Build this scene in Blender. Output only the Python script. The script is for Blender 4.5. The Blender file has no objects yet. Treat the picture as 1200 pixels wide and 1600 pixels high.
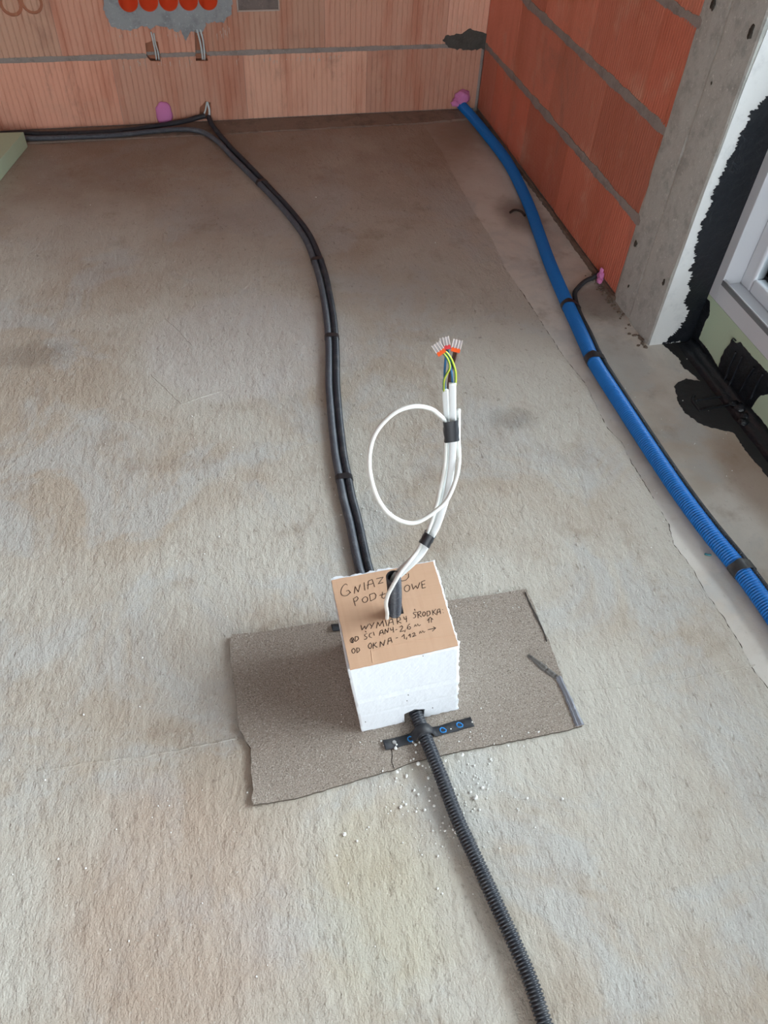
import bpy, bmesh, math, random
from mathutils import Vector, Matrix, noise
random.seed(7)
C = bpy.context.scene.collection
# ------------------------------------------------------------ camera, light, exposure
FPX, CAM = 1210.92, Vector((-1.22706, -3.3301, 1.34357))
YAW, PITCH, ROLL = 0.27068, 0.84507, 0.06295
fw = Vector((math.sin(YAW)*math.cos(PITCH), math.cos(YAW)*math.cos(PITCH), -math.sin(PITCH)))
r0 = Vector((math.cos(YAW), -math.sin(YAW), 0)); u0 = r0.cross(fw)
RI = r0*math.cos(ROLL) + u0*math.sin(ROLL); UP = -r0*math.sin(ROLL) + u0*math.cos(ROLL)
cd = bpy.data.cameras.new('camera'); cam = bpy.data.objects.new('camera', cd); C.objects.link(cam)
cam.matrix_world = Matrix(((RI.x, UP.x, -fw.x, CAM.x), (RI.y, UP.y, -fw.y, CAM.y), (RI.z, UP.z, -fw.z, CAM.z), (0, 0, 0, 1)))
cd.sensor_fit = 'HORIZONTAL'; cd.sensor_width = 36; cd.lens = FPX/1200*36; cd.clip_start = .02; cd.clip_end = 200
bpy.context.scene.camera = cam
sc = bpy.context.scene
sc.view_settings.view_transform = 'Standard'; sc.view_settings.look = 'None'
sc.view_settings.exposure = 0.78; sc.view_settings.gamma = 1; sc.view_settings.use_curve_mapping = False
w = bpy.data.worlds.new('world'); sc.world = w; w.use_nodes = True
w.node_tree.nodes['Background'].inputs[0].default_value = (.86, .93, 1.0, 1)
w.node_tree.nodes['Background'].inputs[1].default_value = 3.0
def area(name, loc, target, sx, sy, power, col):
    l = bpy.data.lights.new(name, 'AREA'); l.shape = 'RECTANGLE'; l.size = sx; l.size_y = sy; l.energy = power; l.color = col
    o = bpy.data.objects.new(name, l); C.objects.link(o); o.location = loc
    o.rotation_euler = (Vector(target)-Vector(loc)).to_track_quat('-Z', 'Y').to_euler(); return o
area('daylight_window', (.95, -2.75, 1.75), (-1.5, -1.2, .5), 2.1, 1.5, 106, (.90, .96, 1.0))
area('daylight_rear', (-1.9, -6.45, 1.35), (-1.6, -1.0, 1.0), 2.6, 2.2, 10, (.93, .97, 1.0))

def at(px, py, axis, val):
    d = fw + RI*((px-600)/FPX) + UP*((800-py)/FPX)
    return CAM + d*((val-CAM[axis])/d[axis])
def F(px, py, z=0.0): return at(px, py, 2, z)

# ------------------------------------------------------------ helpers
def empty(name, loc=(0, 0, 0)):
    o = bpy.data.objects.new(name, None); C.objects.link(o); o.location = loc; o.empty_display_size = .05; return o
def obj(name, bm, mat, parent=None, smooth=False):
    me = bpy.data.meshes.new(name); bm.normal_update(); bm.to_mesh(me); bm.free()
    for m in (mat if isinstance(mat, (list, tuple)) else [mat]): me.materials.append(m)
    if smooth:
        for p in me.polygons: p.use_smooth = True
    o = bpy.data.objects.new(name, me); C.objects.link(o)
    if parent is not None:
        o.parent = parent; o.matrix_parent_inverse = Matrix.Translation(parent.location).inverted()
    return o
def tag(o, label=None, cat=None, group=None, kind=None):
    if label: o['label'] = label
    if cat: o['category'] = cat
    if group: o['group'] = group
    if kind: o['kind'] = kind
    return o
def box(bm, x0, x1, y0, y1, z0, z1):
    v = [bm.verts.new(c) for c in ((x0,y0,z0),(x1,y0,z0),(x1,y1,z0),(x0,y1,z0),(x0,y0,z1),(x1,y0,z1),(x1,y1,z1),(x0,y1,z1))]
    for f in ((3,2,1,0),(4,5,6,7),(0,1,5,4),(1,2,6,5),(2,3,7,6),(3,0,4,7)): bm.faces.new([v[i] for i in f])
def prism(bm, pts, d):
    """closed outline of Vectors extruded by vector d"""
    a = [bm.verts.new(p) for p in pts]; b = [bm.verts.new(Vector(p)+Vector(d)) for p in pts]; n = len(a)
    bm.faces.new(a[::-1]); bm.faces.new(b)
    for i in range(n): bm.faces.new((a[i], a[(i+1) % n], b[(i+1) % n], b[i]))
    bmesh.ops.recalc_face_normals(bm, faces=bm.faces)
def catmull(P, ds=.004):
    P = [Vector(p) for p in P]; Q = [P[0]*2-P[1]] + P + [P[-1]*2-P[-2]]; out = []
    for i in range(1, len(Q)-2):
        a, b, c, d = Q[i-1:i+3]; n = max(2, int((c-b).length/ds))
        for k in range(n):
            t = k/n
            out.append(.5*((2*b)+(c-a)*t+(2*a-5*b+4*c-d)*t*t+(3*b-a-3*c+d)*t**3))
    out.append(P[-1]); return out
class Path:
    def __init__(s, P, ds=.004, raw=False):
        s.p = [Vector(q) for q in P] if raw else catmull(P, ds)
        s.l = [0]
        for a, b in zip(s.p, s.p[1:]): s.l.append(s.l[-1]+(b-a).length)
        s.L = s.l[-1]; s.k = 0
    def pos(s, u):
        u = min(max(u, 0), s.L)
        if s.l[s.k] > u: s.k = 0
        while s.k < len(s.l)-2 and s.l[s.k+1] < u: s.k += 1
        a, b = s.l[s.k], s.l[s.k+1]; t = (u-a)/(b-a) if b > a else 0
        return s.p[s.k].lerp(s.p[s.k+1], t)
    def tan(s, u, e=.006): return (s.pos(min(u+e, s.L))-s.pos(max(u-e, 0))).normalized()
    def near(s, q):
        i = min(range(len(s.p)), key=lambda j: (s.p[j]-q).length); return s.l[i]
def circ(r, n): return [(r*math.cos(2*math.pi*i/n), r*math.sin(2*math.pi*i/n)) for i in range(n)]
def flat(wd, th, n=6):
    out = []
    for sgn in (1, -1):
        for i in range(n):
            a = -math.pi/2 + math.pi*i/(n-1)
            out.append((sgn*((wd-th)/2+th/2*math.cos(a)), sgn*th/2*math.sin(a)))
    return out
def sweep(bm, path, stations, ref=(0, 0, 1), cap=True):
    """stations: list of (u, section points)"""
    ref = Vector(ref); rings = []
    for u, sec in stations:
        p = path.pos(u); t = path.tan(u); s = t.cross(ref).normalized(); n = s.cross(t)
        rings.append([bm.verts.new(p+s*a+n*b) for a, b in sec])
    for A, B in zip(rings, rings[1:]):
        m = len(A)
        for i in range(m): bm.faces.new((A[i], A[(i+1) % m], B[(i+1) % m], B[i]))
    if cap: bm.faces.new(rings[0][::-1]); bm.faces.new(rings[-1])
    return rings
def tube(bm, pts, r, n=8, ref=(0, 0, 1), ds=.004, raw=False):
    pa = Path(pts, ds, raw); k = max(2, int(pa.L/ds)); sweep(bm, pa, [(pa.L*i/k, circ(r, n)) for i in range(k+1)], ref); return pa
def corrugated(bm, path, R, depth, pitch, n=14, ref=(0, 0, 1), cap=True):
    st = []; N = int(path.L/pitch)
    for i in range(N):
        for f, r in ((0, R-depth), (.14, R*.99), (.3, R), (.5, R*.99), (.64, R-depth)): st.append(((i+f)*pitch, circ(r, n)))
    return sweep(bm, path, st, ref, cap)
def hull(pts):
    pts = sorted(set(pts)); 
    def half(ps):
        h = []
        for p in ps:
            while len(h) > 1 and (h[-1][0]-h[-2][0])*(p[1]-h[-2][1])-(h[-1][1]-h[-2][1])*(p[0]-h[-2][0]) <= 0: h.pop()
            h.append(p)
        return h[:-1]
    return half(pts)+half(pts[::-1])
def band(bm, p1, r1, p2, r2, where, wd, ref=(0, 0, 1), wob=.0):
    """tape wound round two pipes near a point"""
    u = p1.near(where); c = p1.pos(u); t = p1.tan(u); s = t.cross(Vector(ref)).normalized(); n = s.cross(t)
    pts = [(a, b) for a, b in circ(r1+.0012, 24)]
    if p2 is not None:
        q = p2.pos(p2.near(c))-c; pts += [(a+q.dot(s), b+q.dot(n)) for a, b in circ(r2+.0012, 24)]
    h = hull(pts); rings = []
    for k, du in enumerate((-wd/2, -wd/6, wd/6, wd/2)):
        rings.append([bm.verts.new(c+t*(du+wob*math.sin(i*.9+k))+s*a+n*b) for i, (a, b) in enumerate(h)])
    for A, B in zip(rings, rings[1:]):
        m = len(A)
        for i in range(m): bm.faces.new((A[i], A[(i+1) % m], B[(i+1) % m], B[i]))
def jag(pts, amp, step=.006, closed=True, seed=0):
    """roughen an outline of Vectors within their plane"""
    out = []; n = len(pts); rng = random.Random(seed)
    for i in range(n if closed else n-1):
        a, b = Vector(pts[i]), Vector(pts[(i+1) % n]); k = max(1, int((b-a).length/step))
        for j in range(k): out.append(a.lerp(b, j/k))
    if not closed: out.append(Vector(pts[-1]))
    nrm = (Vector(pts[1])-Vector(pts[0])).cross(Vector(pts[2])-Vector(pts[1])).normalized(); res = []
    for i, p in enumerate(out):
        a, b = out[i-1], out[(i+1) % len(out)]; t = b-a
        d = nrm.cross(t).normalized() if t.length > 0 else Vector((0, 0, 0))
        am = amp(p) if callable(amp) else amp
        res.append(p + d*am*(rng.uniform(-1, 1)*.6+noise.noise(p*60)*.9))
    return res
def plate(name, pts, d, mat, parent=None, amp=0, step=.006, seed=0):
    bm = bmesh.new(); prism(bm, jag(pts, amp, step, True, seed) if amp else [Vector(p) for p in pts], d)
    bmesh.ops.triangulate(bm, faces=[f for f in bm.faces if len(f.verts) > 4]); return obj(name, bm, mat, parent)
def cut(o, cutter_bm):
    me = bpy.data.meshes.new('tmp'); bmesh.ops.recalc_face_normals(cutter_bm, faces=cutter_bm.faces); cutter_bm.to_mesh(me); cutter_bm.free()
    k = bpy.data.objects.new('tmp', me); C.objects.link(k)
    m = o.modifiers.new('b', 'BOOLEAN'); m.operation = 'DIFFERENCE'; m.solver = 'EXACT'; m.object = k; m.use_self = True
    bpy.context.view_layer.update(); dg = bpy.context.evaluated_depsgraph_get()
    new = bpy.data.meshes.new_from_object(o.evaluated_get(dg)); old = o.data; o.modifiers.clear(); o.data = new
    bpy.data.objects.remove(k); bpy.data.meshes.remove(me); bpy.data.meshes.remove(old)
def blob(bm, c, sx, sy, sz, seed=0, amp=.25, sub=3, fr=40):
    r = bmesh.ops.create_icosphere(bm, subdivisions=sub, radius=1)
    for v in r['verts']:
        k = 1+amp*noise.noise(Vector(v.co)*1.7+Vector((seed, seed*2, 0)))+amp*.4*noise.noise(Vector(v.co)*5+Vector((seed, 0, 0)))
        v.co = Vector(c)+Vector((v.co.x*sx*k, v.co.y*sy*k, v.co.z*sz*k))

# ------------------------------------------------------------ materials
def srgb(c):
    return tuple(((x/255)/12.92 if x/255 <= .04045 else ((x/255+.055)/1.055)**2.4) for x in c)+(1,)
class M:
    def __init__(s, name, col=(128, 128, 128), rough=.6, spec=.5, metal=0):
        s.m = bpy.data.materials.new(name); s.m.use_nodes = True; s.t = s.m.node_tree; s.b = s.t.nodes['Principled BSDF']
        s.b.inputs['Base Color'].default_value = srgb(col); s.b.inputs['Roughness'].default_value = rough
        s.b.inputs['Specular IOR Level'].default_value = spec; s.b.inputs['Metallic'].default_value = metal
        s.col = None; s.c0 = srgb(col); s.co = None; s.h = None
    def N(s, t, **k):
        n = s.t.nodes.new(t)
        for a, b in k.items(): setattr(n, a, b)
        return n
    def L(s, a, b): s.t.links.new(a, b)
    def coord(s, scale=(1, 1, 1), rot=(0, 0, 0)):
        if not s.co: s.co = s.N('ShaderNodeTexCoord')
        m = s.N('ShaderNodeMapping'); m.inputs['Scale'].default_value = scale; m.inputs['Rotation'].default_value = rot
        s.L(s.co.outputs['Object'], m.inputs[0]); return m.outputs[0]
    def noise(s, sc, det=4, rough=.6, scale=(1, 1, 1), dist=0, rot=(0, 0, 0)):
        n = s.N('ShaderNodeTexNoise'); n.inputs['Scale'].default_value = sc; n.inputs['Detail'].default_value = det
        n.inputs['Roughness'].default_value = rough; n.inputs['Distortion'].default_value = dist; s.L(s.coord(scale, rot), n.inputs['Vector']); return n.outputs['Fac']
    def vor(s, sc, scale=(1, 1, 1), feat='F1', out='Distance'):
        n = s.N('ShaderNodeTexVoronoi', feature=feat); n.inputs['Scale'].default_value = sc; s.L(s.coord(scale), n.inputs['Vector']); return n.outputs[out]
    def ramp(s, f, a, b, lo=0, hi=1):
        n = s.N('ShaderNodeMapRange'); n.interpolation_type = 'SMOOTHSTEP'
        for i, x in zip((1, 2, 3, 4), (a, b, lo, hi)): n.inputs[i].default_value = x
        s.L(f, n.inputs[0]); return n.outputs[0]
    def math(s, op, a, b=0):
        n = s.N('ShaderNodeMath', operation=op)
        for i, x in enumerate((a, b)):
            if isinstance(x, (int, float)): n.inputs[i].default_value = x
            else: s.L(x, n.inputs[i])
        return n.outputs[0]
    def mix(s, f, col, mode='MIX'):
        n = s.N('ShaderNodeMix', data_type='RGBA', blend_type=mode)
        if isinstance(f, (int, float)): n.inputs[0].default_value = f
        else: s.L(f, n.inputs[0])
        if s.col is None: n.inputs[6].default_value = s.c0
        else: s.L(s.col, n.inputs[6])
        if isinstance(col, tuple): n.inputs[7].default_value = srgb(col)
        else: s.L(col, n.inputs[7])
        s.col = n.outputs[2]; s.L(s.col, s.b.inputs['Base Color']); return s
    def bump(s, f, dist, strength=1):
        n = s.N('ShaderNodeBump'); n.inputs['Distance'].default_value = dist; n.inputs['Strength'].default_value = strength
        s.L(f, n.inputs['Height'])
        if s.h: s.L(s.h, n.inputs['Normal'])
        s.h = n.outputs[0]; s.L(s.h, s.b.inputs['Normal']); return s
    def attr(s, name):
        n = s.N('ShaderNodeVertexColor', layer_name=name); return n.outputs[0]
    def blobmask(s, c, r, soft=.35, amt=.5, sc=6):
        """patch with an irregular edge round a world point"""
        g = s.N('ShaderNodeVectorMath', operation='DISTANCE'); m = s.N('ShaderNodeVectorMath', operation='DIVIDE')
        if not s.co: s.co = s.N('ShaderNodeTexCoord')
        s.L(s.co.outputs['Object'], m.inputs[0]); m.inputs[1].default_value = (r[0], r[1], 1)
        s.L(m.outputs[0], g.inputs[0]); g.inputs[1].default_value = (c[0]/r[0], c[1]/r[1], 0)
        d = s.math('ADD', g.outputs['Value'], s.math('MULTIPLY', s.math('SUBTRACT', s.noise(sc, 6, .65), .5), amt*2))
        return s.ramp(d, 1+soft, 1-soft)

def concrete(name, base, strip=False):
    m = M(name, base, .88, .25)
    m.mix(m.ramp(m.noise(1.6, 5, .6), .42, .64, 0, .62), (168, 150, 130))
    m.mix(m.ramp(m.noise(3.3, 6, .65, dist=.6), .48, .62, 0, .6), (186, 187, 184))
    m.mix(m.ramp(m.noise(7, 6, .7), .52, .75, 0, .5), (148, 130, 112))
    # brown trodden-in dirt and brick-bounced light painted into far half, edges broken by noise
    yy = m.N('ShaderNodeSeparateXYZ'); m.L(m.coord(), yy.inputs[0])
    fy = m.math('ADD', yy.outputs[1], m.math('MULTIPLY', m.math('SUBTRACT', m.noise(2.2, 5, .6), .5), 1.6))
    m.mix(m.ramp(fy, -1.1, .1, 0, .85), (146, 124, 108))
    if not strip:
        m.mix(m.math('MULTIPLY', m.blobmask((-1.13, -1.5), (.30, .24), .12, .3, 3), .5), (196, 192, 188))
        m.mix(m.math('MULTIPLY', m.blobmask((-1.42, -2.95), (.17, .22), .4, .5, 7), .42), (172, 146, 128))
        m.mix(m.math('MULTIPLY', m.blobmask((-.50, -1.93), (.06, .035), .6, .9, 22), .35), (95, 84, 75))
        m.mix(m.math('MULTIPLY', m.blobmask((-1.1, -3.0), (.10, .14), .5, .5, 9), .35), (184, 174, 142))
        m.mix(m.math('MULTIPLY', m.blobmask((-1.72, -1.45), (.09, .05), .6, .9, 14), .3), (88, 80, 74))
    else:
        m.mix(m.math('MULTIPLY', m.blobmask((-.12, -.9), (.07, .12), .5, .4, 9), .6), (92, 66, 50))
        m.mix(m.math('MULTIPLY', m.blobmask((-.04, -1.45), (.12, .10), .4, .5, 12), .55), (92, 76, 66))
        m.mix(m.math('MULTIPLY', m.blobmask((.02, -2.25), (.07, .16), .5, .3, 9), .6), (140, 112, 92))
    s = .45 if strip else 1
    m.mix(m.ramp(m.noise(95, 3, .6, (1, .55, 1)), .60, .78, 0, .5*s), (112, 98, 86))
    m.mix(m.ramp(m.noise(160, 2, .5), .64, .80, 0, .5*s), (214, 208, 198))
    m.mix(m.ramp(m.noise(420, 2, .5), .64, .75, 0, .55*s), (84, 74, 66))
    if strip: m.bump(m.noise(12, 4, .5), .006, .3).bump(m.noise(150, 4, .6), .0010, .5)
    else: m.bump(m.noise(26, 5, .6, (1, .4, 1)), .009, .6).bump(m.noise(80, 4, .65, (1, .6, 1)), .004, .8).bump(m.noise(300, 3, .6), .0012, .9)
    return m.m
m_floor = concrete('rough_screed', (192, 187, 176))
m_strip = concrete('smooth_slab', (214, 209, 200), True)
def brickmat(name, k):
    m = M(name, (176, 104, 76), .85, .2); m.mix(1.0, m.attr('tint'))
    m.mix(m.ramp(m.noise(9, 5, .6, k), .45, .72, 0, .5), (184, 104, 76))
    m.mix(m.ramp(m.noise(6, 5, .6, (1, 1, 1)), .52, .75, 0, .42), (214, 172, 148))
    m.mix(m.ramp(m.noise(40, 3, .6, k), .63, .78, 0, .4), (206, 160, 130))
    m.mix(m.ramp(m.noise(50, 3, .6, k), .62, .78, 0, .4), (150, 80, 58))
    m.mix(m.ramp(m.noise(4.5, 6, .7, (1, 1, .5), .8), .54, .74, 0, .45), (150, 112, 98))
    m.bump(m.noise(220, 3, .6, k), .0012, .6); return m.m
m_brick = brickmat('clay_block', (1, 1, .16))
def mort(name, col, d=.0035):
    m = M(name, col, .92, .2); m.mix(m.ramp(m.noise(18, 5, .7), .45, .7, 0, .55), tuple(int(c*.72) for c in col))
    m.mix(m.ramp(m.noise(120, 3, .6), .58, .75, 0, .5), tuple(min(255, int(c*1.25)) for c in col))
    m.bump(m.noise(45, 5, .7), d, .8).bump(m.noise(260, 3, .6), .001, .7); return m.m
m_mortar = mort('cement_mortar', (158, 150, 144)); m_column = mort('cast_concrete', (188, 190, 184), .0022)
m_plaster = mort('grey_plaster', (158, 164, 166), .0015); m_ceil = mort('ceiling_concrete', (170, 166, 160), .002)
m_white = M('white_primer', (222, 224, 222), .8, .2); m_white.mix(m_white.ramp(m_white.noise(22, 5, .65), .5, .75, 0, .4), (170, 174, 176)); m_white.bump(m_white.noise(60, 4, .6), .0015, .6); m_white = m_white.m
m_bit = M('black_bitumen', (24, 28, 34), .3, .5); m_bit.mix(m_bit.ramp(m_bit.noise(30, 4, .6), .5, .8, 0, .5), (42, 44, 46)); m_bit.bump(m_bit.noise(55, 5, .6, (1, 1, 1), 1), .0035, .8); m_bit = m_bit.m
m_bitf = M('matt_bitumen', (44, 45, 46), .75, .3); m_bitf.mix(m_bitf.ramp(m_bitf.noise(40, 4, .6), .5, .8, 0, .5), (62, 61, 59)); m_bitf.bump(m_bitf.noise(70, 5, .6), .002, .7); m_bitf = m_bitf.m
m_green = M('green_board_foam', (190, 208, 180), .8, .2); m_green.mix(m_green.ramp(m_green.noise(5, 4, .6), .5, .7, 0, .3), (176, 194, 168)); m_green.bump(m_green.noise(300, 2, .5), .0006, .5); m_green = m_green.m
m_pvc = M('white_window_pvc', (214, 217, 221), .35, .5).m
m_gask = M('grey_gasket', (120, 124, 128), .5, .4).m
m_glass = bpy.data.materials.new('window_glass'); m_glass.use_nodes = True
def glassy(mat, ior_fac, tint, rough=.02):
    t = mat.node_tree; t.nodes.clear(); o = t.nodes.new('ShaderNodeOutputMaterial'); mx = t.nodes.new('ShaderNodeMixShader')
    a = t.nodes.new('ShaderNodeBsdfTransparent'); b = t.nodes.new('ShaderNodeBsdfGlossy'); f = t.nodes.new('ShaderNodeFresnel')
    f.inputs[0].default_value = ior_fac; a.inputs[0].default_value = tint; b.inputs['Roughness'].default_value = rough
    t.links.new(f.outputs[0], mx.inputs[0]); t.links.new(a.outputs[0], mx.inputs[1]); t.links.new(b.outputs[0], mx.inputs[2]); t.links.new(mx.outputs[0], o.inputs[0])
glassy(m_glass, 1.45, (.92, .95, .96, 1))
m_clear = bpy.data.materials.new('clear_plastic'); m_clear.use_nodes = True; glassy(m_clear, 1.9, (.90, .88, .87, 1), .12)
t_ = m_clear.node_tree; d_ = t_.nodes.new('ShaderNodeBsdfDiffuse'); d_.inputs[0].default_value = (.9, .84, .84, 1); k_ = t_.nodes.new('ShaderNodeMixShader'); k_.inputs[0].default_value = .38; o_ = [n for n in t_.nodes if n.type == 'OUTPUT_MATERIAL'][0]; src_ = o_.inputs[0].links[0].from_socket; t_.links.new(src_, k_.inputs[1]); t_.links.new(d_.outputs[0], k_.inputs[2]); t_.links.new(k_.outputs[0], o_.inputs[0])
m_ground = mort('outside_ground', (74, 78, 84))
def rubber(name, col, dust=0, rough=.45, dcol=(150, 148, 142)):
    m = M(name, col, rough, .5)
    if dust: m.mix(m.ramp(m.noise(35, 4, .6), .45, .8, 0, dust), dcol)
    return m.m
m_cond = rubber('black_conduit', (50, 54, 62), .2, .36); m_cond2 = rubber('grey_black_conduit', (84, 88, 96), .3, .42, (140, 140, 142)); m_cond3 = rubber('dull_black_conduit', (48, 50, 56), .2, .5, (90, 84, 78))
m_blue = rubber('blue_conduit', (6, 116, 200), 0, .42); m_strap = rubber('black_strap', (34, 36, 42), .2, .6)
m_tape = rubber('black_tape', (40, 42, 46), .15, .4, (80, 84, 88)); m_dtape = rubber('dusty_tape', (52, 54, 56), .4, .4, (128, 128, 124))
m_foam = M('expanded_polystyrene', (228, 232, 236), .75, .3); m_foam.bump(m_foam.vor(260), .0008, .22).bump(m_foam.noise(14, 3, .5), .004, .35); m_foam.b.inputs['Subsurface Weight'].default_value = 0; m_foam = m_foam.m
m_crumb = M('foam_crumb', (236, 236, 232), .8, .2).m
m_card = M('brown_cardboard', (196, 160, 132), .8, .2); m_card.mix(m_card.ramp(m_card.noise(3, 4, .6, (40, 1, 1)), .4, .7, 0, .25), (182, 144, 116)); m_card.mix(m_card.ramp(m_card.noise(9, 4, .6), .5, .75, 0, .3), (206, 174, 150))
m_card.bump(m_card.noise(3, 2, .5, (1, 60, 1)), .0006, .4); m_card = m_card.m
m_ink = M('marker_ink', (34, 22, 18), .6, .3).m
m_mat = M('slate_felt', (150, 139, 128), .95, .2); m_mat.mix(m_mat.ramp(m_mat.noise(5, 5, .6), .45, .7, 0, .35), (140, 128, 116))
m_mat.mix(m_mat.ramp(m_mat.noise(9, 4, .6), .55, .75, 0, .4), (178, 162, 148)); m_mat.mix(m_mat.ramp(m_mat.noise(420, 2, .6), .52, .68, 0, .6), (204, 196, 186))
m_mat.mix(m_mat.ramp(m_mat.noise(380, 2, .6, (1, 1, 1.3)), .54, .68, 0, .7), (92, 82, 74)); m_mat.bump(m_mat.noise(300, 3, .6), .0022, .9); m_mat = m_mat.m
m_matedge = M('felt_edge', (92, 84, 76), .9, .2).m
m_pvccab = M('white_cable_sheath', (226, 229, 228), .45, .5).m; m_coax = M('white_round_cable', (228, 228, 222), .4, .5).m
m_greycab = M('pale_grey_cable', (218, 228, 230), .5, .4).m
def stripe():
    m = M('yellow_green_wire', (176, 186, 60), .4, .5); wv = m.N('ShaderNodeUVMap'); sp = m.N('ShaderNodeSeparateXYZ'); m.L(wv.outputs[0], sp.inputs[0])
    m.mix(m.ramp(m.math('ABSOLUTE', m.math('SUBTRACT', sp.outputs[0], .53)), .24, .22), (40, 122, 62)); return m.m
m_yg = stripe(); m_bw = M('blue_wire', (34, 96, 140), .4, .5).m; m_brw = M('brown_wire', (74, 44, 38), .4, .5).m
m_or = M('orange_plastic', (238, 92, 32), .4, .5).m; m_red = M('red_plastic', (206, 60, 66), .4, .5).m; m_metal = M('connector_metal', (190, 188, 186), .3, .5, .8).m
m_sock = M('orange_box_plastic', (226, 84, 44), .5, .4).m
m_pink = M('pink_foam', (222, 140, 196), .8, .2); m_pink.bump(m_pink.noise(140, 4, .7), .003, .8); m_pink = m_pink.m
m_tie = M('tie_hole_dark', (74, 70, 64), .95, .1).m; m_dark = M('dark_hole', (34, 28, 26), .95, .1).m; m_bluemark = M('blue_print', (36, 132, 204), .5, .4).m
m_lid = mort('box_lid_grey', (128, 118, 112), .001)

# ------------------------------------------------------------ setting: floor
Z0 = .0162
bm = bmesh.new(); box(bm, -4.3, .16, -6.6, .12, -.12, 0); floor = obj('floor', bm, m_strip); tag(floor, kind='structure')
edge = [(690,236),(715,285),(740,330),(768,372),(790,420),(812,452),(835,486),(850,510),(880,556),(915,600),(934,640),(948,668),(972,692),(985,720),(1008,757),(1045,820),(1052,850),(1082,888),(1100,922),(1130,965),(1158,1010),(1172,1040),(1200,1075)]
E0 = [F(*q, .004) for q in edge]
pts = [Vector((-4.25, -.11, 0)), Vector((-.27, -.11, 0))] + [Vector((p.x, p.y, 0)) for p in E0] + [Vector((-.27, -3.2, 0)), Vector((-.30, -4.0, 0)), Vector((-.28, -6.55, 0)), Vector((-4.25, -6.55, 0))]
fine = jag(pts[1:-1], .0022, .007, False, 3)
bm = bmesh.new(); prism(bm, [pts[0]]+fine+[pts[-1]], (0, 0, .004)); bmesh.ops.triangulate(bm, faces=[f for f in bm.faces if len(f.verts) > 4])
screed = obj('floor', bm, m_floor); tag(screed, kind='structure')
ZS = .004
bm = bmesh.new(); cr = jag([F(x, y, .0012) for x, y in edge[5:]]+[Vector((-.27, -3.2, .0012))], .0022, .007, False, 3); cp = Path(cr, raw=True); kk = int(cp.L/.006)
sweep(bm, cp, [(cp.L*i/kk, circ(.0006+.0012*abs(noise.noise(Vector((i*.11, 0, 0)))), 6)) for i in range(kk+1)]); obj('crack', bm, M('crack_dark', (84, 74, 66), .95, .1).m, screed)
bm = bmesh.new()
for L in (((60, 1204), (150, 1190), (230, 1182), (300, 1168), (368, 1155)), ((905, 1080), (950, 1076), (1000, 1070), (1060, 1062), (1180, 1040)), ((258, 498), (275, 512), (300, 540)), ((236, 585), (262, 610), (284, 632)), ((284, 632), (310, 622), (345, 612))):
    tube(bm, jag([F(x, y, .0036) for x, y in L], .002, .012, False, 5), .0016, 6, raw=True)
obj('trowel_ridge', bm, m_floor, screed)
# cement fillet where the far wall meets the floor
led = [Vector((-4.2, 0, 0)), Vector((-.02, 0, 0))] + jag([Vector((-.06, -.085, 0)), Vector((-.3, -.105, 0)), Vector((-.7, -.105, 0)), Vector((-1.2, -.112, 0)), Vector((-1.7, -.10, 0)), Vector((-4.2, -.10, 0))], .005, .015, False, 5)
bm = bmesh.new(); a = [bm.verts.new(p) for p in led]; b = [bm.verts.new(p+Vector((0, -.0 if i < 2 else .006, .014 if i < 2 else .0065))) for i, p in enumerate(led)]
bm.faces.new(b); n = len(a)
for i in range(n): bm.faces.new((a[i], a[(i+1) % n], b[(i+1) % n], b[i]))
bmesh.ops.recalc_face_normals(bm, faces=bm.faces); bmesh.ops.triangulate(bm, faces=[f for f in bm.faces if len(f.verts) > 4])
tag(obj('trim_1', bm, mort('floor_fillet', (140, 122, 110))), kind='structure')
# cement joint at the foot of the right-hand wall
led = [Vector((0, -.02, 0)), Vector((0, -1.46, 0))] + jag([Vector((-.012, -1.44, 0)), Vector((-.012, -1.2, 0)), Vector((-.008, -.9, 0)), Vector((-.010, -.5, 0)), Vector((-.008, -.02, 0))], .003, .01, False, 9)
bm = bmesh.new(); prism(bm, led, (0, 0, .012)); bmesh.ops.triangulate(bm, faces=[f for f in bm.faces if len(f.verts) > 4])
tag(obj('trim_2', bm, mort('joint_cement', (128, 110, 98))), kind='structure')

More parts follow.
